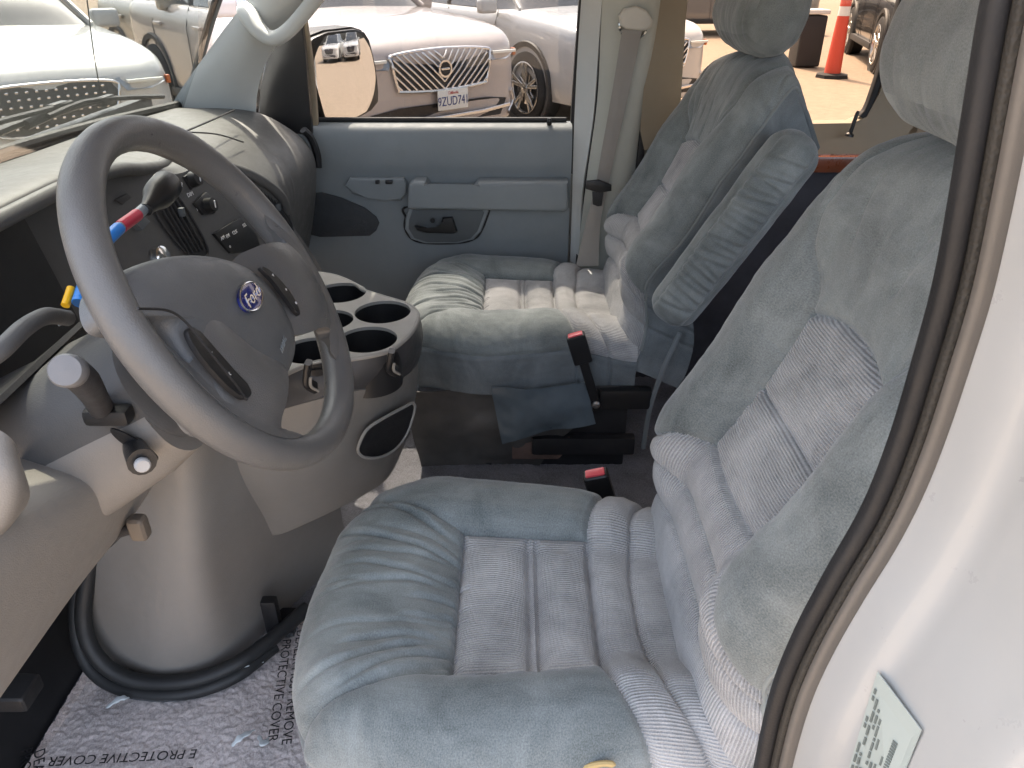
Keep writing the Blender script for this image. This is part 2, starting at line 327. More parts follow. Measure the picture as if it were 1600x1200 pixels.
slab('speaker_grille', [(2.0990,0.6062,1.1023), (2.0990,0.5811,1.1521), (2.0990,0.5387,1.1576), (2.0990,0.4825,1.1412), (2.0990,0.4214,1.1135), (2.0990,0.3908,1.0874), (2.0990,0.3833,1.0685), (2.0990,0.3946,1.0457), (2.0990,0.4146,1.0303), (2.0990,0.5608,1.0264), (2.0990,0.6147,1.0418)], (-1, 0, 0), .004, 'speaker_mesh', dr, .002)
sweep('sill_strip', [(2.150, .70, 1.345), (2.150, .2, 1.345), (2.150, -.15, 1.345)], rrect(.012, .014, .004), 'black_rubber', dr)
lk = lathe('lock_pin', [(.0, -.02), (.010, -.02), (.010, -.016), (.0045, -.013), (.0045, .012), (.007, .016), (.007, .026), (.004, .031), (.0, .031)], (2.1250,-0.1023,1.3221), (0, 0, 1), 'black_plastic', dr, 16)
patch('door_glass', [[(2.158, .72, 1.335), (2.158, .2, 1.335), (2.158, -.19, 1.335)], [(2.13, .66, 1.62), (2.13, .2, 1.62), (2.13, -.19, 1.62)], [(2.08, .46, 1.90), (2.08, .2, 1.90), (2.08, -.19, 1.90)]], 8, 8, 'window_glass', dr, .004)
sweep('window_channel', cr([(2.150, -.175, 1.20), (2.148, -.178, 1.40), (2.128, -.184, 1.62), (2.08, -.19, 1.90)], 24), rrect(.03, .030, .006), 'black_rubber', dr, up=(0, 1, 0))
sweep('window_channel', cr([(2.08, .45, 1.905), (2.08, .1, 1.915), (2.08, -.19, 1.905)], 24), rrect(.03, .03, .006), 'black_rubber', dr)
sweep('window_divider', cr([(2.1300,0.5415,1.3160), (2.1300,0.5363,1.4094), (2.1200,0.5314,1.5059), (2.1100,0.5308,1.5898), (2.1000,0.5270,1.6695)], 24), rrect(.016, .018, .004), 'beige_trim', dr, up=(0, 1, 0))
slab('mirror_sail', [(2.1000,0.6847,1.3484), (2.1000,0.6626,1.4298), (2.1000,0.6392,1.5002), (2.1000,0.6148,1.5383), (2.1000,0.5827,1.5653), (2.1000,0.5302,1.6007), (2.1000,0.5309,1.5232), (2.1000,0.5356,1.4137), (2.1000,0.5413,1.3183), (2.1000,0.6286,1.3183)], (-1, 0, 0), .02, 'black_plastic', dr, .008, 3)
# --- outside mirror (part of the door)
simple('mirror_silver', (.93, .93, .93), .0, 1)
MG = [(2.2970,0.5528,1.5246), (2.2970,0.5398,1.5410), (2.2970,0.5117,1.5508), (2.2970,0.4576,1.5524), (2.2970,0.4389,1.5426), (2.2970,0.4303,1.5213), (2.2970,0.4223,1.4542), (2.2970,0.4216,1.3850), (2.2970,0.4244,1.3567), (2.2970,0.4413,1.3370), (2.2970,0.4827,1.3208), (2.2970,0.5176,1.3136), (2.2970,0.5321,1.3190), (2.2970,0.5409,1.3406), (2.2970,0.5497,1.4199), (2.2970,0.5539,1.4880)]
_mn = Vector((-.51, -.86, -.05)).normalized(); _mc = sum((Vector(p) for p in MG), Vector()) / len(MG)
def onmirror(p):   # drop the rim points along x onto the tilted glass plane
    p = Vector(p); d = _mn.dot(_mc - p) / _mn.x; return p + Vector((d, 0, 0))
mo = slab('mirror_housing', [_mc + (onmirror(p) - _mc) * 1.10 - _mn * .004 for p in MG], -_mn, .09, 'black_plastic', dr, .03, 4)
slab('mirror_frame', [_mc + (onmirror(p) - _mc) * 1.06 for p in MG], _mn, .012, 'black_plastic', mo, .004)
_rim = cr([tuple(onmirror(p)) for p in MG], 64, True); _V = []; _ctr = np.array(_mc)
for k in range(13):      # slightly convex glass, radius about a metre
    for q in _rim:
        v = (q - _ctr) * (1 - k / 13); _V.append(np.array(q) * 0 + _ctr + v + np.array(_mn) * (.0128 + (.016 - float(v @ v)) / 2.0))
_V.append(_ctr + np.array(_mn) * (.0128 + .008)); _F = [tuple(f) for f in grid_faces(13, 64, False, True)] + [(12 * 64 + i, 12 * 64 + (i + 1) % 64, 13 * 64) for i in range(64)]
mg = mesh('mirror_glass', _V, _F, 'mirror_silver', mo); fixn(mg)
tube('mirror_arm', [(2.2000,0.5689,1.3133), (2.2500,0.5660,1.3112), (2.3200,0.5630,1.3095)], .018, 'black_plastic', mo, 12, 10)
# --- passenger B-pillar, belt, and the side beyond
bp_ = thing('pillar_trim', 'pale door pillar trim behind the passenger door with belt anchor', 'pillar trim', (2.10, -.25, .60))
patch('door_jamb', [[(2.1000,-0.1857,1.7251), (2.0900,-0.2036,1.7250), (2.0850,-0.2281,1.7250)], [(2.1200,-0.1795,1.5518), (2.1100,-0.2018,1.5526), (2.1000,-0.2288,1.5534)], [(2.1300,-0.1786,1.3599), (2.1200,-0.1987,1.3616), (2.1100,-0.2255,1.3633)], [(2.1350,-0.1771,1.1479), (2.1300,-0.1951,1.1493), (2.1200,-0.2107,1.1520)], [(2.1400,-0.1812,0.9122), (2.1350,-0.1963,0.9141), (2.1300,-0.2095,0.9160)], [(2.1400,-0.1836,0.6968), (2.1350,-0.1974,0.6991), (2.1300,-0.2091,0.7015)]], 40, 10, 'white_trim', bp_, .02, flip=True)
tube('door_seal', [(2.0800,-0.2275,1.7250), (2.0950,-0.2299,1.5538), (2.1050,-0.2275,1.3805), (2.1100,-0.2142,1.2441), (2.1200,-0.2004,1.0962), (2.1200,-0.1969,0.9198), (2.1200,-0.2021,0.7063)], .008, 'black_rubber', bp_, 50, 8)
patch('pillar_cover', [[(2.0750,-0.2284,1.7518), (2.0450,-0.2814,1.7514), (2.0550,-0.3393,1.7515), (2.0850,-0.3598,1.7520)], [(2.0900,-0.2309,1.5837), (2.0600,-0.2853,1.5857), (2.0700,-0.3414,1.5850), (2.1000,-0.3627,1.5831)], [(2.1000,-0.2329,1.3976), (2.0750,-0.2741,1.4015), (2.0800,-0.3257,1.4007), (2.1100,-0.3510,1.3961)], [(2.1100,-0.2169,1.1909), (2.0850,-0.2537,1.1971), (2.0900,-0.3080,1.1959), (2.1200,-0.3451,1.1884)], [(2.1200,-0.2028,0.9602), (2.0950,-0.2458,0.9692), (2.1000,-0.3032,0.9674), (2.1300,-0.3460,0.9566)], [(2.1200,-0.2021,0.7063), (2.1000,-0.2502,0.7159), (2.1050,-0.3110,0.7135), (2.1300,-0.3553,0.7015)]], 40, 20, 'green_grey_trim', bp_, .012, flip=True)
sb = thing('seat_belt', 'grey passenger seat belt hanging down the door pillar beside the far seat', 'seat belt', (2.0200,-0.1923,0.9769))
plastic('belt_web', (.30, .28, .255), .8, .5, 900, .08, .2); plastic('pale_plastic', (.55, .53, .47), .4, .1, 900, .04)
lathe('anchor_ring', [(.030, -.002), (.038, -.002), (.038, .006), (.034, .009), (.030, .006), (.030, -.002)], (2.0400,-0.2997,1.5898), (-1, -.1, .15), 'chrome', sb, 32)
ac = [(2.0350,-0.2612,1.6100), (2.0350,-0.2727,1.6255), (2.0350,-0.3004,1.6311), (2.0350,-0.3263,1.6213), (2.0350,-0.3441,1.5987), (2.0350,-0.3422,1.5844), (2.0350,-0.3273,1.5744), (2.0350,-0.2777,1.5787), (2.0350,-0.2660,1.5873)]
slab('anchor_cover', ac, (-1, -.1, .1), .018, 'pale_plastic', sb, .008, 4)
wl = cr([(2.0250,-0.2716,1.5794), (2.0300,-0.2629,1.4851), (2.0350,-0.2509,1.3759), (2.0400,-0.2401,1.2851), (2.0450,-0.2289,1.1862), (2.0300,-0.2061,1.0863), (2.0000,-0.1817,0.9747)], 60); wr_ = cr([(2.0250,-0.3208,1.5766), (2.0300,-0.3083,1.4851), (2.0350,-0.2928,1.3759), (2.0400,-0.2779,1.2851), (2.0450,-0.2641,1.1862), (2.0300,-0.2473,1.0863), (2.0000,-0.2453,0.9747)], 60)
patch('belt_webbing', [list(wl), list(.5 * (wl + wr_) + np.array((-.002, 0, 0))), list(wr_)], 12, 120, 'belt_web', sb, .0015)
lt = slab('latch_plate', [(2.0300,-0.2002,1.2075), (2.0300,-0.2348,1.2109), (2.0300,-0.2705,1.1971), (2.0300,-0.2715,1.1813), (2.0300,-0.2368,1.1761), (2.0300,-0.2012,1.1866)], (-1, 0, 0), .012, 'black_plastic', sb, .003)
slab('latch_tongue', [(2.0300,-0.2192,1.1778), (2.0300,-0.2508,1.1761), (2.0300,-0.2478,1.1388), (2.0300,-0.2373,1.1370), (2.0300,-0.2228,1.1424)], (-1, 0, 0), .004, 'black_metal', lt, .001)
# sliding-door side: beige surround and window
sw = thing('side_window_surround', 'beige moulded trim around the rear side window behind the passenger seat', 'window trim', (2.12, -.75, .60))
def ring(name, outer, inner, x0, x1, mat, par):   # flat frame between two outlines
    n = len(outer); V = [(x0, p[1], p[2]) for p in outer] + [(x1, p[1], p[2]) for p in inner] + [(x1 + .05, p[1], p[2]) for p in inner]
    Fc = [(i, (i + 1) % n, n + (i + 1) % n, n + i) for i in range(n)] + [(n + i, n + (i + 1) % n, 2 * n + (i + 1) % n, 2 * n + i) for i in range(n)]
    o = mesh(name, V, Fc, mat, par, True, None, 40); fixn(o); return o
inn = [(2.15, y, z) for y, z in ((-.445, 1.86), (-.445, 1.60), (-.455, 1.385), (-.470, 1.352), (-.51, 1.340), (-.70, 1.338), (-.93, 1.342), (-.965, 1.358), (-.985, 1.42), (-1.00, 1.60), (-1.02, 1.86), (-1.0, 1.885), (-.50, 1.885))]
out = [(2.12, y, z) for y, z in ((-.345, 1.99), (-.345, 1.60), (-.345, 1.33), (-.36, 1.28), (-.50, 1.27), (-.70, 1.268), (-.96, 1.268), (-1.04, 1.27), (-1.10, 1.38), (-1.11, 1.60), (-1.12, 1.99), (-1.03, 1.99), (-.46, 1.99))]
ring('window_reveal', out, inn, 2.075, 2.115, 'beige_trim', sw)
patch('rear_pillar_cover', [[(2.06, -1.075, 1.27), (2.03, -1.12, 1.27), (2.05, -1.19, 1.27), (2.10, -1.22, 1.27)], [(2.06, -1.10, 1.5), (2.03, -1.14, 1.5), (2.05, -1.20, 1.5), (2.10, -1.23, 1.5)], [(2.04, -1.11, 1.98), (2.01, -1.15, 1.98), (2.03, -1.21, 1.98), (2.08, -1.24, 1.98)]], 20, 16, 'beige_trim', sw, .01, flip=True)
box('lower_panel', (2.12, -.93, .92), (.05, 1.10, .70), 'carpet_dark', sw, .01)
box('wood_trim', (2.08, -.75, 1.243), (.045, .70, .045), 'wood_strip', sw, .008)
sweep('window_gasket', cr([(2.13, -1.003, 1.90), (2.13, -.99, 1.60), (2.13, -.972, 1.40), (2.13, -.955, 1.355)], 30), rrect(.018, .026, .005), 'black_rubber', sw, up=(0, 1, 0))
gw = mesh('window_pane', [(2.165, -.44, 1.33), (2.165, -1.03, 1.33), (2.145, -1.03, 1.89), (2.145, -.44, 1.89)], [(0, 1, 2, 3)], 'privacy_glass', sw, False)
lathe('lock_pin', [(.0, -.03), (.012, -.03), (.011, -.024), (.0055, -.02), (.005, .03), (.003, .036), (.0, .036)], (2.0700,-0.9125,1.3455), (0, -.15, 1), 'black_plastic', sw, 16)
box('rear_panel_beyond', (2.12, -1.92, 1.30), (.05, 1.44, 1.40), 'beige_trim', sw, .01)
sweep('pillar_gap', [(2.07, -1.235, 1.2), (2.06, -1.24, 1.6), (2.05, -1.25, 1.98)], rrect(.03, .05, .005), 'black_rubber', sw, up=(0, 1, 0))
sweep('pillar_gap', [(2.11, -.35, .6), (2.11, -.355, 1.3), (2.09, -.36, 1.98)], rrect(.02, .04, .005), 'black_rubber', sw, up=(0, 1, 0))
# dark rear bench behind the gap between the front seats
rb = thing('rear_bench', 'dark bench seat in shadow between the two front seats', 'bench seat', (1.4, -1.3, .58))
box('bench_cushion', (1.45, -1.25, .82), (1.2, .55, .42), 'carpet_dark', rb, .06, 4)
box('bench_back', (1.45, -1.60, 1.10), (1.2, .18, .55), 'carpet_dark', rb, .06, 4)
# --- driver door pillar, nearest the camera
np_ = thing('door_pillar', 'white painted door pillar with black rubber seal at the right edge', 'door pillar', (.33, -.25, .60))
sp = cr([(0.3300,-0.1899,1.7334), (0.3300,-0.1912,1.7076), (0.3300,-0.1957,1.6719), (0.3300,-0.2010,1.6316), (0.3300,-0.2056,1.5890), (0.3300,-0.2068,1.5480), (0.3300,-0.2068,1.4979), (0.3300,-0.2028,1.4501), (0.3300,-0.1920,1.3987), (0.3300,-0.1827,1.3467), (0.3300,-0.1782,1.2915), (0.3300,-0.1802,1.2147), (0.3300,-0.1847,1.1427)], 90)
sweep('rubber_seal', sp, rrect(.012, .0095, .004), 'black_rubber', np_, up=(-1, 0, 0))
plastic('seal_fabric', (.030, .027, .022), .7, .8, 500, .3)
sweep('seal_lip', sp + np.array((-.006, -.0055, 0)), rrect(.008, .004, .0015), 'seal_fabric', np_, up=(-1, 0, 0))
plastic('grey_flange', (.110, .100, .088), .45, .1, 900, .1)
sweep('pinch_flange', sp + np.array((-.010, -.0115, 0)), rrect(.010, .009, .003), 'grey_flange', np_, up=(-1, 0, 0))
rows = [sp + np.array(o) for o in ((-.004, -.014, 0), (-.014, -.017, 0), (-.034, -.021, 0), (-.05, -.027, 0), (-.066, -.028, 0), (-.10, -.030, 0), (-.13, -.034, 0), (-.16, -.055, 0), (-.17, -.12, 0))]
patch('painted_jamb', [list(r[::6]) for r in rows], 60, 60, 'white_paint', np_, .003, flip=False)
rows = [sp + np.array(o) for o in ((.012, -.004, 0), (.03, -.03, 0), (.035, -.10, 0), (.04, -.20, 0))]
patch('inner_cover', [list(r[::6]) for r in rows], 20, 50, 'green_grey_trim', np_, .003)
struct(patch('sun_blocking_header', [[(x, .43, 1.985) for x in (.52, .9, 1.28, 1.66, 2.04)], [(.53, .49, 1.90), (.9, .485, 1.90), (1.28, .48, 1.90), (1.66, .485, 1.90), (2.03, .49, 1.90)], [(.54, .545, 1.81), (.9, .55, 1.80), (1.28, .55, 1.80), (1.66, .55, 1.80), (2.02, .545, 1.81)]], 10, 20, 'headliner', None, .02))  # unseen header panel, added to keep the sun off the driver cushion

# compliance label on the jamb
simple('label_paper', (.34, .38, .355), .5); simple('label_ink', (.12, .14, .13), .6)
def jamb_pt(x, z, up=.0050):
    o = np.argsort(sp[:, 2]); return Vector((x, float(np.interp(z, sp[o, 2], sp[o, 1])) + float(np.interp(.33 - x, [.034, .05, .066, .10], [-.021, -.027, -.028, -.030])) + up, z))
lc = [jamb_pt(.285, 1.372), jamb_pt(.2456, 1.376), jamb_pt(.236, 1.318), jamb_pt(.270, 1.278)]
lb = slab('compliance_label', lc, (0, 1, 0), .0006, 'label_paper', np_, 0)
def lbp(u, v): return (lc[0].lerp(lc[1], u)).lerp(lc[3].lerp(lc[2], u), v) + Vector((0, .0010, 0))
_r = random.Random(4)
for k in range(7):
    u0 = .06 + k * .085; v = .10 + .05 * k
    while v < .97:
        l = _r.uniform(.02, .09)
        if _r.random() < .75: slab('label_line', [lbp(u0, v), lbp(u0 + .04, v), lbp(u0 + .04, v + l), lbp(u0, v + l)], (0, 1, 0), .0003, 'label_ink', lb, 0)
        v += l + _r.uniform(.012, .03)
for k in range(26): slab('bar_code', [lbp(.66, .30 + k * .026), lbp(.75, .30 + k * .026), lbp(.75, .316 + k * .026), lbp(.66, .316 + k * .026)], (0, 1, 0), .0003, 'label_ink', lb, 0)

# outer body skin on the passenger side (white sheet metal behind the trims)
for c, d in (((2.20, -.30, 1.28), (.02, .24, 1.42)), ((2.20, -1.87, 1.28), (.02, 1.66, 1.42)), ((2.20, -.75, .95), (.02, .66, .76)), ((2.20, .36, .92), (.02, 1.10, .80))):
    struct(box('van_body_side', c, d, 'white_paint', None, .004))

# ================================================================ seats
VEL = (.070, .084, .086); VELL = (.292, .320, .316)
velour('velour', VEL, VELL, seed=.3)
velour('velour_head', mul(VEL, 1.02), mul(VELL, 1.02), seed=1.7)
velour('velour_skirt', (.080, .095, .102), (.22, .245, .255), seed=2.9, sheen=.2)
velour('cord', (.165, .172, .176), (.50, .50, .50), rib=1, ribdir=0, ribmm=4.0, seed=.9)
velour('cord_cross', (.165, .172, .176), (.50, .50, .50), rib=1, ribdir=1, ribmm=3.8, seed=1.3)
plastic('vinyl_skirt', (.072, .068, .064), .42, .3, 500, .35)
plastic('vinyl_flap', (.085, .110, .128), .36, .25, 600, .3)
plastic('foam_yellow', (.42, .31, .14), .9, .5, 300, .3)

def pieces(G, S, T, ids, spec, parent, uv=None):
    """split one sewn surface into its panels; panels meet in the seams"""
    n, m = S.shape; Fc = grid_faces(n, m); V = G.reshape(-1, 3)
    fid = ids.ravel(); UV = np.stack([S.ravel(), T.ravel()], 1) if uv is None else uv
    for k, (nm, mat) in spec.items():
        sel = Fc[fid == k]
        if not len(sel): continue
        used, inv = np.unique(sel, return_inverse=True)
        mesh(nm, V[used], inv.reshape(-1, 4), mat, parent, True, UV[used])
def roll(s, flat, r):
    a = np.abs(s); ph = np.clip((a - flat) / r, 0, math.pi / 2); rest = np.maximum(a - flat - r * math.pi / 2, 0)
    return np.sign(s) * (np.minimum(a, flat) + r * np.sin(ph)), r * (1 - np.cos(ph)) + rest
def normals(G):
    N = np.cross(np.gradient(G, axis=0), np.gradient(G, axis=1)); return N / (np.linalg.norm(N, axis=-1, keepdims=True) + 1e-12)
def mids(A): return .25 * (A[:-1, :-1] + A[1:, :-1] + A[:-1, 1:] + A[1:, 1:])
def mir(ls): return [l for l in ls] + [[(-x, y) for x, y in l] for l in ls]
def crease(S, T, lines, amp, w):
    d = segdist(S, T, lines); return -amp * np.exp(-(d / w) ** 2)

def cushion(root, xc, zt, seed):
    n, m = 340, 320
    s = np.linspace(-.4085, .4085, n); t = np.linspace(-.30, .415, m); S, T = np.meshgrid(s, t, indexing='ij')
    x, dx = roll(S, .195, .080); yf, dy = roll(np.maximum(T, 0), .195, .085); y = np.where(T < 0, T, yf); dy = np.where(T < 0, 0, dy)
    drop = (dx ** 3 + dy ** 3) ** (1 / 3)
    e = sstep(.06, .29, y)
    X_ = x * (1 - .16 * e ** 1.6) * (1 - .15 * sstep(.10, -.22, y)); Y_ = y - .058 * (np.abs(x) / .275) ** 2.4 * e + .006 * e
    z = -drop + .030 * sstep(.10, .175, np.abs(S)) * (1 - .35 * e) + .020 * sstep(.06, .15, T) * (1 - sstep(.11, .2, np.abs(S)) * .5) - .035 * sstep(-.12, -.30, T) \
        - .012 * np.exp(-(S / .12) ** 2 - ((T + .03) / .12) ** 2)
    G = np.stack([X_, Y_, z], -1)
    seam1 = lambda a: -.112 - .002 * (a > .1) - .045 * sstep(.13, .30, a)
    seam2 = lambda a: -.171 - .010 * sstep(.05, .15, a) - .055 * sstep(.15, .32, a)
    aa = np.linspace(0, .40, 24)
    L_ins = [[(-.13, .073), (.13, .073), (.13, -.113), (-.13, -.113), (-.13, .073)]]
    L_gap = [[(-.13, -.024), (.13, -.024)], [(-.13, -.036), (.13, -.036)]]
    L_r1 = mir([[(a, float(seam1(a))) for a in aa]]); L_r2 = mir([[(a, float(seam2(a))) for a in aa]])
    diag = sm2([(.13, .073), (.150, .125), (.176, .18), (.205, .235), (.235, .295), (.262, .345)]); L_d = mir([diag])
    L_sk = mir([[(.305, -.31), (.305, .20), (.295, .27), (.27, .305)]]) + [[(-.27, .305), (.27, .305)]]
    d_all = segdist(S, T, L_ins + L_gap + L_r1 + L_r2 + L_d)
    d_in = segdist(S, T, L_ins + L_gap); dsk = segdist(S, T, L_sk)
    top = 1 - sstep(.28, .33, np.maximum(np.abs(S), T))
    inside = inpoly(S, T, L_ins[0][:4])
    D = .011 * (1 - np.exp(-d_all / .022)) * top
    D += np.where(inside, .006 * (1 - np.exp(-d_in / .016)) - .006, 0)
    D += crease(S, T, L_ins + L_gap, .0055, .0042) + crease(S, T, L_r1 + L_r2, .0055, .0045) + crease(S, T, L_d, .0035, .0038)
    D -= .0045 * np.exp(-(dsk / .006) ** 2)
    # gathers fanning over the front bolster
    fb = (T > .06) & (np.abs(S) < np.interp(T, [p[1] for p in diag], [p[0] for p in diag], left=.13, right=.27))
    r = np.random.default_rng(seed); W = np.zeros_like(S)
    for k in range(15):
        s0 = -.115 + .23 * (k + .5 + r.uniform(-.38, .38)) / 15; fan = 1 + 1.15 * np.clip(T - .073, 0, .3) / .2
        c = s0 * fan + .007 * np.sin(T * r.uniform(18, 34) + r.uniform(0, 6)) + .010 * np.clip(T - .07, 0, 1) * r.uniform(-3, 3)
        a = r.uniform(.4, 1.0); ln = r.uniform(.09, .24); t0 = r.uniform(.05, .12)
        env = sstep(t0 - .03, t0 + .02, T) * (1 - sstep(t0 + ln * .6, t0 + ln, T)); q = (S - c)
        W += env * a * (-.0056 * np.exp(-(q / .0040) ** 2) + .0030 * np.exp(-((q - .010) / .008) ** 2))
    for k in range(26):   # little puckers at the seams
        s0 = r.uniform(-.13, .13); t0 = .073; W += -.0022 * np.exp(-((S - s0) / .003) ** 2) * np.exp(-np.maximum(T - t0, 0) / .018) * (T > t0)
    D += np.where(fb, W, 0)
    sb = (np.abs(S) > .13) & (T < .10) & (T > -.13)
    P = np.zeros_like(S)
    for k in range(18):
        t0 = r.uniform(-.10, .08); sg = r.choice([-1, 1]); P += -.0016 * np.exp(-((T - t0 - .3 * (np.abs(S) - .13) * r.uniform(-1, 1)) / .0035) ** 2) * np.exp(-np.maximum(np.abs(S) - .13, 0) / .025) * (S * sg > 0)
    D += np.where(sb, P, 0)
    D += .0034 * vnoise(S, T, 9, seed) * top + .0014 * vnoise(S, T, 34, seed + 1) + .0010 * vnoise(S, T, 90, seed + 2)
    sk = (np.abs(S) > .305) | (T > .305)
    D += np.where(sk, .006 * vnoise(S + T, drop, 16, seed + 3), 0)
    N = normals(G); N *= np.sign(N[n // 2, m // 2, 2]); G = G + N * D[..., None] + np.array([xc, 0, zt])
    # panels
    s_, t_ = mids(S), mids(T); a_ = np.abs(s_); ids = np.zeros(s_.shape, int)
    ids[:] = 5; ids[s_ < 0] = 6
    ids[(t_ > .073) & (a_ < np.interp(t_, [p[1] for p in diag], [p[0] for p in diag], right=.27))] = 0
    ids[t_ < seam1(a_)] = 3; ids[t_ < seam2(a_)] = 4
    b = (a_ < .13) & (t_ < .073) & (t_ > -.113); ids[b] = 2; ids[b & (t_ > -.030)] = 1
    ids[(a_ > .305)] = 7; ids[(t_ > .305)] = 7
    pieces(G, S, T, ids, {0: ('front_bolster', 'velour'), 1: ('insert_panel', 'cord'), 2: ('insert_panel', 'cord'), 3: ('rear_band', 'cord'), 4: ('rear_band', 'cord'),
                          5: ('side_bolster', 'velour'), 6: ('side_bolster', 'velour'), 7: ('cushion_skirt', 'velour_skirt')}, root)
    return G

def backrest(root, xc, y0, z0, rec, seed):
    n, m = 330, 340
    s = np.linspace(-.40, .40, n); h = np.linspace(-.10, .80, m); S, H = np.meshgrid(s, h, indexing='ij')
    x, dx = roll(S, .178, .072); hu, dh = roll(np.maximum(H, 0), .575, .075); hh = np.where(H < 0, H, hu); dh = np.where(H < 0, 0, dh)
    drop = (dx ** 3 + dh ** 3) ** (1 / 3)
    prof = np.interp(hh, [-.1, 0, .08, .25, .38, .48, .57, .61, .66], [.90, .92, .93, 1.0, 1.0, 1.0, .95, .87, .72])
    k = np.convolve(np.pad(prof[0], 12, mode='edge'), np.ones(25) / 25, 'valid'); X_ = x * k[None, :]
    H_ = hh - .040 * (np.abs(X_) / .2) ** 2 * sstep(.45, .64, hh) - .75 * np.maximum(drop - .045, 0) * sstep(.38, .62, hh)
    nn = -drop + .040 * sstep(.095, .165, np.abs(S)) * sstep(.0, .12, H) * (1 - sstep(.36, .56, H) * .8) \
        + .022 * np.exp(-((H - .12) / .09) ** 2) + .012 * sstep(.42, .52, H) - .020 * sstep(.55, .66, H) - .02 * sstep(.03, -.08, H)
    d1 = sm2([(.10, .17), (.098, .27), (.102, .385), (.118, .425), (.150, .458), (.172, .50), (.180, .56), (.172, .63), (.160, .71)], 40)
    d0 = sm2([(.10, .17), (.14, .150), (.185, .115), (.235, .088), (.30, .075), (.40, .07)])
    aa = np.linspace(0, .4, 20); b1 = lambda a: .168 - .0 * a; b2 = lambda a: .098 - .02 * sstep(.05, .2, a) - .03 * sstep(.15, .35, a); b3 = lambda a: .035 - .025 * sstep(.05, .3, a)
    L_up = [[(-.10, .27), (.10, .27)]] + [sm2([(-.102, .385), (-.05, .402), (0, .407), (.05, .402), (.102, .385)])]
    L_low = [[(-.10, .17), (-.05, .163), (0, .161), (.05, .163), (.10, .17)]]
    L_b = mir([[(a, float(b2(a))) for a in aa]]); L_b3 = mir([[(a, float(b3(a))) for a in aa]])
    L1 = mir([d1]); L0 = mir([d0])
    L_pipe = mir([[(.272, -.1), (.272, .54), (.262, .60), (.24, .66)]])
    d_all = segdist(S, H, L_up + L_low + L_b + L_b3 + L1 + L0)
    top = 1 - sstep(.25, .30, np.abs(S))
    D = .010 * (1 - np.exp(-d_all / .022)) * top
    D += crease(S, H, L_up + L_low, .0065, .0045) + crease(S, H, L_b + L_b3, .0050, .0048) + crease(S, H, L1 + L0, .0042, .0042) - .003 * np.exp(-(segdist(S, H, L_pipe) / .004) ** 2)
    r = np.random.default_rng(seed); W = np.zeros_like(S)
    for kx in range(11):   # long soft folds falling through the shoulder panel
        c0 = r.uniform(-.13, .13); c = c0 * (1 + .9 * np.clip(H - .40, 0, .3) / .2) + .006 * np.sin(H * 30 + r.uniform(0, 6)); a = r.uniform(.3, 1); l0 = r.uniform(.40, .50); l1 = l0 + r.uniform(.05, .14)
        W += a * -.0034 * np.exp(-((S - c) / .0045) ** 2) * sstep(l0 - .01, l0 + .02, H) * (1 - sstep(l1 - .04, l1, H))
    for kx in range(16):  # folds under the head restraint
        c0 = r.uniform(-.12, .12); W += -.0025 * np.exp(-((S - c0 - (H - .6) * r.uniform(-.5, .5)) / .005) ** 2) * sstep(.57, .64, H)
    for kx in range(30):   # puckers on the bolsters along the insert
        t0 = r.uniform(.17, .40); sg = r.choice([-1, 1]); sl = r.uniform(-.7, .2)
        W += -r.uniform(.0008, .0024) * np.exp(-((H - t0 - sl * (np.abs(S) - .10)) / .0035) ** 2) * np.exp(-np.maximum(np.abs(S) - .10, 0) / .030) * (S * sg > 0) * (np.abs(S) > .10)
    D += W + .0034 * vnoise(S, H, 8, seed) + .0014 * vnoise(S, H, 33, seed + 1) + .0010 * vnoise(S, H, 90, seed + 2)
    G = np.stack([X_, H_, nn], -1); N = normals(G); N *= np.sign(N[n // 2, m // 2, 2]); G = G + N * D[..., None]
    c, q = math.cos(rec), math.sin(rec)
    Q = np.stack([xc + G[..., 0], y0 - q * G[..., 1] + c * G[..., 2], z0 + c * G[..., 1] + q * G[..., 2]], -1)
    s_, h_ = mids(S), mids(H); a_ = np.abs(s_); ids = np.zeros(s_.shape, int)
    ids[:] = 5; ids[s_ < 0] = 6
    xs = np.array([p[0] for p in d1]); hs = np.array([p[1] for p in d1]); o = np.argsort(hs)
    lim = np.interp(h_, hs[o], xs[o]); ids[(h_ > .17) & (a_ < lim)] = 4
    up = .407 - 2.1 * a_ ** 2; ids[(a_ < lim) & (h_ > .27) & (h_ < up) & (a_ < .104)] = 3; ids[(a_ < .10) & (h_ <= .27) & (h_ > .163)] = 2
    x0 = np.array([p[0] for p in d0]); z0_ = np.array([p[1] for p in d0]); low = np.where(a_ < .10, .163 + .07 * np.clip(a_ - 0, 0, .1), np.interp(a_, x0, z0_))
    lo = h_ < low; ids[lo] = 1; ids[lo & (h_ < b2(a_))] = 0; ids[lo & (h_ < b3(a_))] = 9
    ids[(a_ > .272)] = 7; ids[(h_ > .68)] = 7
    UV = np.stack([S.ravel(), H.ravel()], 1)
    pieces(Q, S, H, ids, {0: ('lumbar_band', 'cord'), 1: ('lumbar_band', 'cord'), 9: ('lumbar_band', 'cord'), 2: ('back_insert_panel', 'cord_cross'), 3: ('back_insert_panel', 'cord_cross'), 4: ('shoulder_panel', 'velour'),
                          5: ('back_bolster', 'velour'), 6: ('back_bolster', 'velour'), 7: ('back_side_panel', 'velour_skirt')}, root, UV)
    # rear shell closing the back
    def loc(a, b, n_): return np.array([xc + a, y0 - q * b + c * n_, z0 + c * b + q * n_])
    rows = [[loc(a * wq, b, -.135) for a in (-1, -.5, 0, .5, 1)] for b, wq in ((-.06, .205), (.1, .215), (.3, .235), (.42, .22), (.50, .18), (.555, .11))]
    patch('back_shell', rows, 24, 12, 'velour_skirt', root, thick=.012)
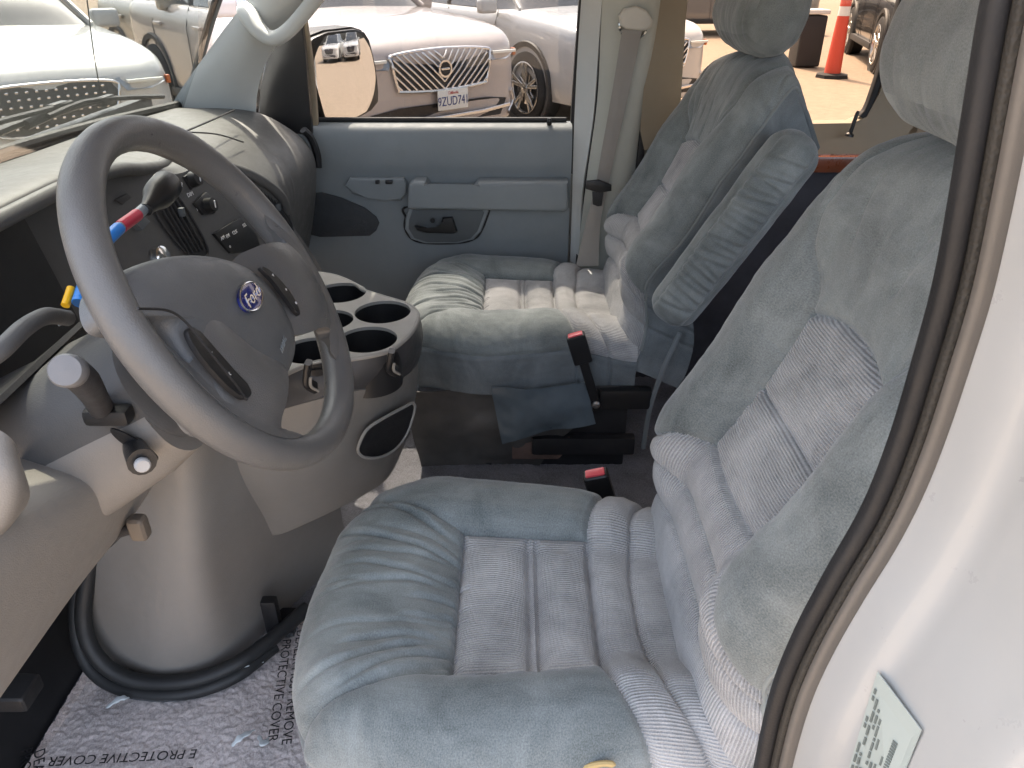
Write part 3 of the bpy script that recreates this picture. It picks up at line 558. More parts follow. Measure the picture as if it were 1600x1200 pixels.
    for sg in (-1, 1):
        i = int(np.argmin(np.abs(s - sg * .272))); pp = Q[i, 20:300:6]
        sweep('piping', pp, circ(.0035, 8), 'velour', root)
    return loc

def pillow(name_main, root, loc, w, h, d, r, o, mat, seed, edit=None, split=None, n=110, wr=.0):
    """stuffed block in (a across, b up, n out) seat space; n-facing front"""
    dims = np.array([w / 2, h / 2, d / 2]); out = []
    U, V = np.meshgrid(np.linspace(-1, 1, n), np.linspace(-1, 1, n), indexing='ij'); one = np.ones_like(U)
    faces = {'front': (U, V, one), 'back': (-U, V, -one), 'right': (one, V, -U), 'left': (-one, V, U), 'top': (U, one, -V), 'bottom': (U, -one, V)}
    for fn, (a, b, c) in faces.items():
        Pq = np.stack([a, b, c], -1) * dims; inner = np.clip(Pq, -(dims - r), dims - r); q = Pq - inner; L = np.linalg.norm(q, axis=-1, keepdims=True)
        Pq = inner + q / np.maximum(L, 1e-9) * r * (L > 1e-9); Nn = q / np.maximum(L, 1e-9)
        if edit is not None: Pq = edit(Pq, Nn, fn)
        out.append((fn, Pq, np.stack([(U * (w / 2 if fn in ('front', 'back', 'top', 'bottom') else d / 2)), V * (h / 2 if fn not in ('top', 'bottom') else d / 2)], -1)))
    groups = {}
    for fn, Pq, uv in out: groups.setdefault((split or {}).get(fn, name_main), []).append((Pq, uv))
    for nm, L in groups.items():
        Vv, Ff, Uu, k = [], [], [], 0
        for Pq, uv in L:
            X3 = np.array([loc(*(p + np.array(o))) for p in Pq.reshape(-1, 3)]); Vv.append(X3); Uu.append(uv.reshape(-1, 2)); f = grid_faces(n, n); Ff.append(f + k); k += n * n
        Vv = np.vstack(Vv); Ff = np.vstack(Ff); Uu = np.vstack(Uu)
        key = np.round(Vv * 20000).astype(np.int64); _, first, inv = np.unique(key, axis=0, return_index=True, return_inverse=True); inv = inv.ravel()
        F2 = inv[Ff]; ok = np.array([len(set(f)) == 4 for f in F2.tolist()])
        me = mesh(nm, Vv[first], F2[ok], mat, root, True, Uu[first]); fixn(me)

def headrest(root, loc, seed):
    def ed(P, N, fn):
        a, b, c = P[..., 0], P[..., 1], P[..., 2]; t = (b + .10) / .20
        wsc = 1.0 - .42 * sstep(.40, 1.05, t) - .10 * sstep(.3, 0, t); dsc = 1.0 - .25 * sstep(.5, 1, t)
        Q = P.copy(); Q[..., 0] = a * wsc; Q[..., 2] = c * dsc + .02 * t
        bulge = .012 * np.cos(np.clip(a / .15, -1, 1) * 1.4) * np.cos(np.clip(b / .12, -1, 1) * 1.4)
        dd = bulge + .006 * vnoise(a + c * .7, b, 13, seed) + .0025 * vnoise(a + c, b - c, 40, seed + 1)
        e = np.abs(np.abs(a) - .125); dd = dd - .0035 * np.exp(-(e / .005) ** 2) * (c > -.02)
        rr = np.random.default_rng(seed)
        for k in range(12):
            a0 = rr.uniform(-.12, .12); dd = dd - .0016 * np.exp(-((a - a0 - .15 * (b + .05) * rr.uniform(-1, 1)) / .004) ** 2) * sstep(-.02, -.10, b)
        return Q + N * dd[..., None]
    pillow('headrest', root, loc, .335, .205, .135, .064, (0, .722, .020), 'velour_head', seed, ed)

def make_seat(name, label, xc, rec, y0, seed):
    root = thing(name, label, 'car seat', (xc, -.05, .58))
    cushion(root, xc, .955, seed)
    loc = backrest(root, xc, y0, .985, R(rec), seed + 5)
    headrest(root, loc, seed + 9)
    return root, loc
drv, dloc = make_seat('van_seat', 'driver seat in grey-blue velour with ribbed inserts, behind the steering wheel', .745, 22, -.228, 11)
pas, ploc = make_seat('van_seat', 'passenger seat in grey-blue velour with raised armrest and hanging skirt flap', 1.815, 25, -.268, 41)
# --- folded-up armrest on the passenger seat
_A0, _A1 = Vector((1.5000,-0.3430,1.0465)), Vector((1.5000,-0.5670,1.4162)); _ax = (_A1 - _A0).normalized()
_nm = (Vector((-1, .35, .15)) - _ax * Vector((-1, .35, .15)).dot(_ax)).normalized(); _cr = _ax.cross(_nm)
_len = (_A1 - _A0).length + .03; _mid = (_A0 + _A1) / 2
def aloc(a, b, n_): return np.array(_mid + _cr * a + _ax * b + _nm * n_)
def arm_edit(P, N, fn):
    a, b, c = P[..., 0], P[..., 1], P[..., 2]; dd = .004 * vnoise(a, b + c, 15, 77) + .0015 * vnoise(a, b, 50, 78)
    rr = np.random.default_rng(5); g = np.zeros_like(a)
    for k in range(21):
        b0 = -_len * .40 + _len * .76 * k / 20 + rr.uniform(-.005, .005); tl = rr.uniform(-.25, .35)
        q = b - b0 - tl * a; f = rr.uniform(.5, 1); l0, l1 = sorted(rr.uniform(-1, 1, 2)); 
        g += -f * .0085 * np.exp(-(q / .0040) ** 2) + f * .0045 * np.exp(-((q - .009) / .006) ** 2)
    win = sstep(-.046, -.030, a) * (1 - sstep(.030, .044, a)) * sstep(-.01, .02, c) * (1 - sstep(_len * .40, _len * .46, np.abs(b)))
    dd = dd + g * win + .006 * win * np.cos(a / .05)
    for e in (-.040, .040): dd = dd - .0018 * np.exp(-((a - e) / .003) ** 2) * sstep(0, .02, c)
    return P + N * dd[..., None]
pillow('armrest', pas, aloc, .112, _len, .108, .050, (0, 0, 0), 'velour', 60, arm_edit, n=120)
# --- skirt under the passenger cushion: hanging vinyl, torn flap, base box
def wavy(G):
    G = G.copy(); a, b = G[..., 1], G[..., 2]; G[..., 0] += .010 * vnoise(a, b, 14, 21) * 2 + .004 * vnoise(a, b, 45, 22); return G
patch('skirt_panel', [[(1.555, y, .825 + .01 * math.sin(y * 22)) for y in (.25, .15, .05, -.05, -.15, -.26)], [(1.560, y, .70) for y in (.25, .15, .05, -.05, -.10, -.14)], [(1.575, y, .585) for y in (.235, .15, .06, -.02, -.05, -.07)]], 40, 60, 'vinyl_skirt', pas, .003, edit=wavy)
patch('skirt_flap', [[(1.5350,0.0488,0.8410), (1.5300,0.0000,0.8474), (1.5250,-0.0758,0.8450), (1.5300,-0.1787,0.8561)], [(1.5300,0.0446,0.8014), (1.5200,-0.0231,0.7714), (1.5150,-0.0918,0.7925), (1.5250,-0.1906,0.7954)], [(1.5350,0.0239,0.6833), (1.5200,-0.0235,0.7085), (1.5200,-0.1092,0.7309), (1.5300,-0.2048,0.7412)]], 30, 50, 'vinyl_flap', pas, .003, edit=wavy)
box('seat_base', (1.80, -.06, .68), (.44, .46, .20), 'black_metal', pas, .01)
box('seat_rail', (1.565, -.18, .66), (.03, .26, .05), 'black_metal', pas, .006)
slab('rust_plate', [(1.5600,0.0000,0.6625), (1.5600,-0.1449,0.6858), (1.5600,-0.1429,0.6508), (1.5600,-0.1179,0.6191), (1.5600,0.0000,0.6191)], (-1, 0, 0), .004, plastic('rust', (.13, .085, .07), .8, .5, 200, .5), pas, .001)
box('hinge_cover', (1.56, -.275, .80), (.035, .13, .055), 'black_plastic', pas, .012)
lathe('hinge_bolt', [(.0, .0), (.010, .0), (.010, .004), (.006, .008), (.0, .008)], (1.5300,-0.2017,0.7978), (-1, 0, 0), simple('bolt', (.4, .4, .4), .35, 1), pas, 16)
box('seat_base', (.745, -.06, .68), (.44, .46, .20), 'black_metal', drv, .01)
tube('foam_tear', [(0.5000,-0.0736,0.9522), (0.5000,-0.0873,0.9590), (0.5000,-0.1010,0.9624), (0.5000,-0.1130,0.9601)], .0034, 'foam_yellow', drv, 12, 8, scale=[.3] + [1] * 10 + [.3])
# --- loose fabric strap behind the passenger seat
tube('trim_strap', [(1.5500,-0.3871,0.9789), (1.5400,-0.3550,0.8834), (1.5500,-0.3366,0.7711), (1.5600,-0.3330,0.6508)], .006, 'velour_skirt', pas, 24, 6)
# --- buckles
simple('buckle_red', (.75, .10, .12), .35)
def buckle(label, top, down, wv):
    t = thing('belt_buckle', label, 'buckle', tuple(down), 'seat belt buckles')
    top, down, wv = Vector(top), Vector(down), Vector(wv).normalized(); ax = (down - top).normalized(); wv = (wv - ax * wv.dot(ax)).normalized(); nv = ax.cross(wv)
    M = basis(wv, ax, nv, top + ax * .036)
    box('buckle_case', (0, 0, 0), (.044, .075, .026), 'black_plastic', t, .006, 3, M)
    box('release_button', (0, 0, 0), (.034, .016, .017), 'buckle_red', t, .003, 2, basis(wv, ax, nv, top + ax * .003))
    sweep('buckle_stalk', cr([top + ax * .07, top + ax * .10, down], 14), rrect(.008, .022, .003), 'black_plastic', t, up=tuple(nv))
buckle('black seat belt buckle with red button beside the passenger seat cushion', (1.5300,-0.1447,0.9820), (1.5350,-0.2078,0.7803), (0, -1, .1))
buckle('black seat belt buckle with red button beyond the driver seat cushion', (1.0350,-0.1430,0.9574), (1.0600,-0.1973,0.7768), (0, -1, -.15))

# ================================================================ dashboard
plastic('dash_top', (.100, .098, .094), .50, .3, 600, .06)
plastic('dash_face', (.085, .085, .085), .55, .3, 600, .10)
plastic('dash_dark', (.034, .034, .036), .5, .3, 600, .15)
plastic('lit_grey', (.222, .208, .190), .5, .3, 600, .05)
simple('mark_white', (.75, .75, .75), .6)
db = thing('dashboard', 'grey moulded dashboard with dark oval instrument bezel under the windscreen', 'dashboard', (1.28, .75, .95))
pp = np.array([(.93, 1.400), (.764, 1.398), (.666, 1.387), (.588, 1.355), (.530, 1.298), (.523, 1.228), (.543, 1.123), (.58, .99), (.61, .90)])
ppd = cr(pp, 400)
dpd = cr(np.array([(.95, 1.405), (.80, 1.445), (.66, 1.474), (.605, 1.476), (.592, 1.462)]), 60)
RX = [.44, .80, 1.10, 1.30, 1.42, 1.52, 1.62, 1.70, 1.745, 1.77, 1.785]; RZ = [1.46, 1.462, 1.462, 1.445, 1.42, 1.38, 1.315, 1.215, 1.12, 1.02, .92]
def dash_row(x, k=12):
    z = np.interp(x, RX, RZ) if x < 1.785 else .90
    cut = ppd[ppd[:, 1] >= min(z, 1.385) - 1e-4]; cut = np.vstack([cut, [[np.interp(-z, -ppd[:, 1], ppd[:, 0]), z]]]) if z < 1.38 else cut; i = np.linspace(0, len(cut) - 1, k); a = np.stack([np.interp(i, np.arange(len(cut)), cut[:, c]) for c in (0, 1)], 1)
    j = np.linspace(0, len(dpd) - 1, k); b = np.stack([np.interp(j, np.arange(len(dpd)), dpd[:, c]) for c in (0, 1)], 1); f = float(sstep(1.0, 1.50, np.array(x)))
    q = a * f + b * (1 - f); bow = .0 if x < .6 else 0
    base = np.interp(x, [.44, .85, 1.28, 1.70, 2.06], [.835, .925, .955, .93, .85]); s = (base - .60) / (.94 - .60)
    q = q.copy(); m_ = q[:, 0] > .60; q[m_, 0] = .60 + (q[m_, 0] - .60) * s
    return [(x, y, zz) for y, zz in q]
xs = [.44, .60, .80, 1.0, 1.15, 1.28, 1.40, 1.50, 1.58, 1.65, 1.70, 1.735, 1.76, 1.775, 1.80, 1.86, 1.93, 2.0, 2.04, 2.065, 2.075]
rows = [dash_row(x) for x in xs]
for i, x in enumerate(xs):   # round the outboard end over
    if x > 1.99:
        e = (x - 1.99) / .085; c0 = np.array([.75, 1.18]); rows[i] = [(x, *(c0 + (np.array(p[1:]) - c0) * (1 - .20 * e ** 2.2))) for p in rows[i]]
patch('dash_pad', rows, 150, 60, 'dash_top', db, .004, flip=True)
# hooded rim and recessed face
rim = cr([np.array(dash_row(x)[-1]) for x in (.44, .6, .80, 1.0, 1.15, 1.28, 1.40, 1.50, 1.58, 1.65, 1.70, 1.735, 1.76, 1.775, 1.782)], 120)
tube('bezel_rim', list(rim[::3]), .011, 'dash_face', db, 120, 10)
def bez(x, z): return .61 - (x - 1.3) * math.tan(R(10)) + (z - 1.28) * math.tan(R(15)) / math.cos(R(10))
inner = [np.array((p[0] - .012 * (p[2] < 1.4), bez(p[0], p[2]) + .0, p[2] - .012)) for p in rim]
bott = [np.array((p[0] - .02, bez(p[0], 1.06), min(1.06, p[2] - .03))) for p in rim]
patch('bezel_reveal', [list(rim[::4]), list((rim[::4] + np.array(inner[::4])) / 2 + np.array((0, 0, .004))), list(np.array(inner[::4]))], 8, 120, 'dash_face', db)
patch('bezel_face', [list(np.array(inner[::4])), list((np.array(inner[::4]) * .5 + np.array(bott[::4]) * .5)), list(np.array(bott[::4]))], 20, 120, 'dash_face', db, .004)
BN = Vector((-math.cos(R(15)) * math.sin(R(10)), -math.cos(R(15)) * math.cos(R(10)), math.sin(R(15))))
def bslab(name, pts, off, t, mat, par=db, bev=.0015): return slab(name, [Vector(p) + BN * off for p in pts], BN, t, mat, par, bev)
def vent(pts, ends, n, knob=None):
    """an oval louvre: dark well, rim and n separate slats running between the two end edges"""
    c = sum((Vector(p) for p in pts), Vector()) / len(pts); sp_ = cr([tuple(p) for p in pts], 40, True)
    v = bslab('vent', [tuple(p) for p in sp_], .001, .002, 'black_plastic', db, .0006)
    sweep('vent_rim', [Vector(p) + BN * .004 for p in sp_], circ(.0022, 6), 'dash_dark', v, True)
    a0, a1, b0, b1 = (Vector(e) for e in ends)
    for k in range(n):
        f = (k + .6) / (n + .2); p, q = a0.lerp(a1, f), b0.lerp(b1, f); p, q = p.lerp(q, .06), q.lerp(p, .06); sag = (p - q).length * .0
        sweep('vent_slat', [p + BN * .004, (p + q) / 2 + BN * .004, q + BN * .004], rrect(.0014, .007, .0006), 'dash_dark', v, up=tuple((a1 - a0).normalized()))
    if knob: box('vent_tab', Vector(knob) + BN * .010, (.010, .010, .016), 'grey_trim_dark', v, .002)
vent([(1.2861,0.6298,1.3438), (1.3196,0.6272,1.3561), (1.3511,0.6216,1.3556), (1.3628,0.6135,1.3334), (1.3699,0.6004,1.2899), (1.3702,0.5879,1.2444), (1.3512,0.5882,1.2332), (1.3143,0.5983,1.2465), (1.2957,0.6114,1.2823), (1.2855,0.6225,1.3164)],
     [(1.2922,0.6283,1.3421), (1.3544,0.6195,1.3500), (1.3047,0.6010,1.2499), (1.3633,0.5870,1.2366)], 5, (1.3403,0.6143,1.3220))
vent([(1.6153,0.5669,1.3259), (1.6396,0.5621,1.3241), (1.6662,0.5503,1.2979), (1.6895,0.5347,1.2556), (1.6928,0.5208,1.2068), (1.6804,0.5137,1.1725), (1.6515,0.5164,1.1636), (1.6350,0.5277,1.1947), (1.6214,0.5452,1.2501), (1.6102,0.5595,1.2955)],
     [(1.6146,0.5660,1.3220), (1.6531,0.5585,1.3195), (1.6439,0.5184,1.1662), (1.6864,0.5133,1.1751)], 6, (1.6556,0.5364,1.2401))
vent([(1.5376,0.5910,1.3642), (1.5619,0.5856,1.3599), (1.5827,0.5770,1.3419), (1.5931,0.5667,1.3110), (1.5825,0.5671,1.3055), (1.5581,0.5772,1.3266)],
     [(1.5378,0.5903,1.3616), (1.5663,0.5845,1.3589), (1.5780,0.5682,1.3067), (1.5974,0.5664,1.3126)], 3)
for pts in ([(1.3991,0.6177,1.3727), (1.4282,0.6136,1.3764), (1.4353,0.6063,1.3540), (1.4031,0.6102,1.3477)], [(1.3903,0.6065,1.3256), (1.4396,0.5998,1.3330), (1.4558,0.5881,1.3006), (1.4335,0.5897,1.2918), (1.4013,0.5976,1.3001)]):
    s_ = bslab('switch_plate', pts, .001, .006, 'black_plastic'); c = sum((Vector(p) for p in pts), Vector()) / len(pts)
    lathe('switch_knob', [(.0, .0), (.015, .0), (.013, .014), (.0, .015)], c + BN * .007, BN, 'black_plastic', s_, 20)
    box('knob_mark', c + BN * .0235, (.002, .002, .014), 'mark_white', s_, .0004)
rd = bslab('control_panel', [(1.4039,0.5866,1.2613), (1.5070,0.5685,1.2617), (1.5382,0.5502,1.2146), (1.5272,0.5439,1.1841), (1.4253,0.5701,1.2145)], .001, .006, 'black_plastic')
_rx = Vector((math.cos(R(10)), -math.sin(R(10)), 0)); _ru = BN.cross(_rx).normalized() * -1; _ru = _ru if _ru.z > 0 else -_ru
for q, s in (((1.4217,0.5794,1.2463), 'AM'), ((1.4396,0.5757,1.2443), 'FM'), ((1.4668,0.5706,1.2434), 'CLK'), ((1.5079,0.5639,1.2451), 'SEL'), ((1.4307,0.5723,1.2261), 'o')):
    text('control_lettering', s, Vector(q) + BN * .008, _rx, _ru, .010, 'mark_white', rd, .0003)
for q, s in (((1.3872,0.6168,1.3615), 'P'), ((1.3971,0.6094,1.3408), 'DIM'), ((1.3967,0.6019,1.3127), 'x')):
    text('switch_lettering', s, Vector(q) + BN * .002, _rx, _ru, .011, 'mark_white', db, .0003)
lathe('ignition_lock', [(.0, .0), (.020, .0), (.018, .012), (.012, .014), (.0, .014)], (1.2392,0.6190,1.2735), BN, 'chrome', db, 24)
bslab('ash_pocket', [(1.2083,0.6541,1.3826), (1.2414,0.6487,1.3842), (1.2481,0.6452,1.3758), (1.2207,0.6489,1.3716)], .0005, .003, 'dash_dark')
bslab('rocker_knob', [(1.2150,0.6409,1.3385), (1.2419,0.6375,1.3435), (1.2494,0.6328,1.3311), (1.2213,0.6362,1.3254)], .001, .012, 'grey_trim_dark')
# outboard demister vent and passenger airbag seam
vs_ = sweep('end_vent', cr([(2.0200,0.5464,1.3417), (2.0300,0.5318,1.3187), (2.0300,0.5217,1.2789), (2.0250,0.5217,1.2430)], 20), circ(.010, 8, .016), 'black_plastic', db)
tube('airbag_seam', [(1.8000,0.6401,1.4269), (1.6600,0.6435,1.4289), (1.5000,0.6353,1.4367)], .0022, 'dash_dark', db, 30, 6)
tube('airbag_seam', [(1.4700,0.6229,1.4412), (1.6000,0.6125,1.4114), (1.7000,0.5971,1.3756)], .0016, 'dash_dark', db, 30, 6)
tube('glovebox_seam', [(1.9300,0.5725,1.2556), (1.9600,0.5622,1.2779), (1.9850,0.5486,1.2887)], .0018, 'dash_dark', db, 20, 6)
# instrument cluster recess in front of the driver
cl = thing('instrument_cluster', 'dark instrument cluster recessed behind the steering wheel', 'instrument cluster', (.72, .66, 1.30))
patch('cluster_lens', [[(.46, .66, 1.44), (.72, .67, 1.445), (.98, .66, 1.44)], [(.46, .62, 1.24), (.72, .63, 1.24), (.98, .62, 1.24)]], 8, 12, 'black_plastic', cl, .004)
patch('cluster_shelf', [[(.44, .52, 1.33), (.60, .50, 1.345), (.72, .50, 1.35), (.86, .52, 1.34)], [(.44, .60, 1.27), (.60, .60, 1.28), (.72, .60, 1.28), (.86, .60, 1.27)]], 10, 20, 'dash_dark', cl, .006)
sweep('cluster_brow', cr([(0.5200,0.4274,1.4404), (0.5400,0.4173,1.4456), (0.5800,0.4197,1.4475), (0.6200,0.4251,1.4403), (0.6600,0.4326,1.4203)], 30), circ(.008, 10), 'dash_face', cl)
# ---------------------------------------------------------------- lower dash: knee bolster and end cap
kb = thing('knee_panel', 'warm grey knee panel sloping under the steering column', 'dash panel', (.6, .5, 1.1))
lowe = [(0.3761,0.5000,1.1045), (0.4839,0.5000,1.1030), (0.6167,0.5000,1.1030), (0.7656,0.5050,1.0905), (0.9219,0.5100,1.0996)]
uppe = [(0.3993,0.4400,1.2990), (0.4908,0.4400,1.2919), (0.5956,0.4450,1.2534), (0.7074,0.4500,1.2035), (0.8496,0.4600,1.1847)]
mid_ = [tuple(.5 * (np.array(a) + np.array(b)) + np.array((-.004, -.012, .0))) for a, b in zip(lowe, uppe)]
und = [tuple(np.array(a) + np.array((.03, .03, .04))) for a in lowe]; ovr = [tuple(np.array(a) + np.array((.01, .06, .03))) for a in uppe]
patch('panel_skin', [und, lowe, mid_, uppe, ovr], 50, 50, 'lit_grey', kb, .004)
patch('end_cap', [[(0.5000,0.4387,1.4019), (0.5000,0.4149,1.3971), (0.5050,0.4070,1.3802), (0.5200,0.4201,1.3504)], [(0.4750,0.4343,1.3700), (0.4750,0.4090,1.3700), (0.4850,0.3991,1.3563), (0.5100,0.4136,1.3294)], [(0.4700,0.4534,1.3087), (0.4700,0.4229,1.3209), (0.4800,0.4127,1.3220), (0.5100,0.4198,1.3134)], [(0.4900,0.4834,1.2619), (0.4900,0.4477,1.2840), (0.5000,0.4391,1.2911), (0.5200,0.4372,1.2947)]], 24, 24, 'lit_grey', kb, .02)
slab('shadow_gap', [(0.5635,0.4700,1.2669), (0.6657,0.4700,1.2190), (0.5864,0.4700,1.2271)], (0, -1, .2), .002, 'black_rubber', kb, .0005)

# ================================================================ steering wheel, column, levers
plastic('wheel_skin', (.105, .104, .102), .36, .35, 700, .12, .5)
plastic('wheel_pad', (.098, .102, .105), .42, .35, 700, .10, .45)
simple('emblem_blue', (.012, .020, .16), .15, .2, .6, .8); simple('emblem_silver', (.8, .8, .82), .2, 1)
WC = Vector((.72, .29, 1.42)); WA = Vector((1, 0, 0)); WB = Vector((0, math.sin(R(28.3)), math.cos(R(28.3)))); WN = Vector((0, -math.cos(R(28.3)), math.sin(R(28.3))))
def wl_(a, b, c=0): return WC + WA * a + WB * b + WN * c
sw_ = thing('steering_wheel', 'dark grey four-spoke steering wheel with blue oval emblem on its pad', 'steering wheel', tuple(WC))
th = np.linspace(0, 2 * math.pi, 160, endpoint=False)
Pr = np.array([wl_(.180 * math.cos(t), .180 * math.sin(t), .0) for t in th])
V = []; m = 20
for i, t in enumerate(th):
    rad = WA * math.cos(t) + WB * math.sin(t)
    g = 1 + .05 * math.exp(-((math.degrees(t) - 55) / 12) ** 2) + .05 * math.exp(-((math.degrees(t) - 125) / 12) ** 2)
    for k in range(m):
        f = 2 * math.pi * k / m; bump = 1 + .035 * max(0, math.cos(f * 1 - 2.6)) * (.5 + .5 * math.sin(i * 2.0)) * (math.sin(f) < -.2)
        V.append(Vector(Pr[i]) + rad * (.0165 * math.cos(f) * g * bump) + WN * (.0185 * math.sin(f) * g * bump))
mesh('rim', V, grid_faces(160, m, True, True), 'wheel_skin', sw_)
# pad: domed shield
pad = cr([(-0.1603,0.0826,0.0200), (-0.1207,0.0828,0.0200), (-0.0563,0.0669,0.0200), (0.0029,0.0403,0.0200), (0.0436,0.0076,0.0200), (0.0560,-0.0302,0.0200), (0.0435,-0.0666,0.0200), (0.0160,-0.0875,0.0200), (-0.0328,-0.0940,0.0200), (-0.0996,-0.0890,0.0200), (-0.1500,-0.0741,0.0200), (-0.1727,-0.0543,0.0200), (-0.1668,-0.0255,0.0200), (-0.1544,0.0022,0.0200), (-0.1515,0.0347,0.0200), (-0.1796,0.0606,0.0200)], 90, True)
pc = pad.mean(0)
def dome(name, out, depth, c0, mat, par, rings=10, back=.03):
    V = []; n = len(out)
    prof_ = [(1.0, -back), (1.0, -.004)] + [(math.cos(k / rings * math.pi / 2) ** .42, math.sin(k / rings * math.pi / 2) * depth) for k in range(rings)]
    for s, h in prof_:
        for p in out: q = pc_ + (p - pc_) * s; V.append(wl_(q[0], q[1], c0 + h))
    V.append(wl_(pc_[0], pc_[1], c0 + depth)); Fc = [tuple(f) for f in grid_faces(len(prof_), n, False, True)]; b = (len(prof_) - 1) * n
    Fc += [(b + i, b + (i + 1) % n, len(V) - 1) for i in range(n)]; o = mesh(name, V, Fc, mat, par, True, None, 60); fixn(o); return o
pc_ = pc; hubp = dome('airbag_pad', pad, .020, .004, 'wheel_pad', sw_)
# two broad spokes dropping from the pad to the rim
def spoke(sg):
    rows_ = []
    for r_, a0, a1, c_ in ((.045, 26, -86, -.012), (.070, 17, -74, -.006), (.095, 8, -60, .004), (.120, 1, -49, .008), (.145, -3, -44, .005), (.160, -2, -45, .001), (.168, 4, -51, .000), (.174, 12, -59, .000)):
        if sg < 0: c_ += .004 * (.09 < r_ < .13)
        rows_.append([wl_(sg * r_ * math.cos(R(a)), r_ * math.sin(R(a)), c_ - .006 * abs((k - 4) / 4) ** 3) for k, a in enumerate(np.linspace(a0, a1, 9))])
    o = patch('spoke', rows_, 40, 40, 'wheel_skin', sw_, .018, flip=sg < 0); fixn(o)
spoke(1); spoke(-1)
lathe('hub_back', [(.0, -.07), (.045, -.07), (.050, -.02), (.048, .0), (.0, .0)], wl_(0, -.01, 0), WN, 'wheel_skin', sw_, 40)
# button pods on the spokes
def pod(out, marks):
    q = cr(out, 40, True); c = q.mean(0)
    p = slab('button_pod', [wl_(*t) for t in q], WN, .005, 'black_plastic', sw_, .002, 3)
    for (a, b, c_), s in marks: text('pod_mark', s, wl_(a, b, c_ + .0057), WA, WB, .007, 'mark_white', p, .0002)
pod([(-0.1504,0.0199,0.0240), (-0.1395,0.0154,0.0240), (-0.1369,-0.0087,0.0240), (-0.1354,-0.0344,0.0240), (-0.1333,-0.0553,0.0240), (-0.1410,-0.0609,0.0240), (-0.1531,-0.0542,0.0240), (-0.1601,-0.0341,0.0240), (-0.1615,-0.0070,0.0240), (-0.1577,0.0116,0.0240)], [((-0.1468,0.0096,0.0240), '.'), ((-0.1473,-0.0083,0.0240), '+'), ((-0.1470,-0.0316,0.0240), 'x')])
pod([(0.0421,0.0043,0.0180), (0.0534,-0.0039,0.0180), (0.0612,-0.0211,0.0180), (0.0635,-0.0415,0.0180), (0.0559,-0.0592,0.0180), (0.0507,-0.0638,0.0180), (0.0462,-0.0561,0.0180), (0.0467,-0.0370,0.0180), (0.0459,-0.0142,0.0180)], [((0.0525,-0.0112,0.0180), 'v'), ((0.0575,-0.0334,0.0180), '+'), ((0.0577,-0.0512,0.0180), 'o')])
# seam between pad and near-side spoke cover
tube('pad_seam', [wl_(*t) for t in ((-0.1905,0.0596,0.0320), (-0.1639,0.0433,0.0340), (-0.1545,0.0267,0.0340), (-0.1550,0.0019,0.0340), (-0.1530,-0.0336,0.0320), (-0.1491,-0.0598,0.0280))], .0012, 'black_rubber', sw_, 40, 6)
# emblem: blue oval, silver ring and script word
eo = Vector(wl_(*(-0.0261,-0.0055,0.0245))); en = WN
ell = [eo + WA * (.0255 * math.cos(t)) + WB * (.0130 * math.sin(t)) for t in np.linspace(0, 2 * math.pi, 48, endpoint=False)]
em = slab('emblem', ell, en, .004, 'emblem_blue', sw_, .001)
sweep('emblem_ring', [p + en * .004 for p in ell], circ(.0010, 6), 'emblem_silver', em, True)
text('emblem_script', 'Ford', eo + en * .0046 - WB * .0006, WA, WB, .0185, 'emblem_silver', em, .0004, shear=.35, sx=1.05)
text('airbag_lettering', 'AIRBAG', wl_(*(-0.0284,-0.0636,0.0255)), WA * .9 + WB * .15, WB, .0075, 'grey_trim', sw_, .0003)
# ---------------------------------------------------------------- column shroud
co = thing('steering_column', 'grey steering column shroud behind the wheel', 'steering column', tuple(WC - WN * .3))
def sec(d, w, h, r, dz=0): o = WC - WN * d + WB * dz; return [o + WA * a + WB * b for a, b in rrect(w, h, r, 8)]
def loft(name, secs, mat, par, cap=True, sharp=40):
    n, k = len(secs), len(secs[0]); V = [p for s in secs for p in s]; Fc = [tuple(f) for f in grid_faces(n, k, False, True)]
    if cap: Fc += [tuple(range(k)), tuple((n - 1) * k + i for i in range(k))]
    o = mesh(name, V, Fc, mat, par, True, None, sharp); fixn(o); return o
loft('shroud', [sec(.105, .140, .120, .055, -.038), sec(.115, .168, .140, .065, -.038), sec(.16, .176, .150, .065, -.042), sec(.24, .185, .160, .06, -.044), sec(.36, .195, .17, .05, -.046)], 'dash_face', co)
loft('shroud_lower', [sec(.118, .172, .10, .045, -.066), sec(.16, .182, .110, .045, -.071), sec(.24, .192, .115, .04, -.076), sec(.36, .202, .12, .04, -.08)], 'lit_grey', co)
loft('collar', [sec(.06, .11, .10, .048, -.018), sec(.10, .13, .115, .055, -.034)], 'black_plastic', co)
slab('column_tag', [(0.6600,0.4444,1.4162), (0.6800,0.4380,1.4112), (0.6650,0.4362,1.4125), (0.6550,0.4400,1.4137)], (-.3, -.5, .8), .002, 'grey_trim', co, .0005)
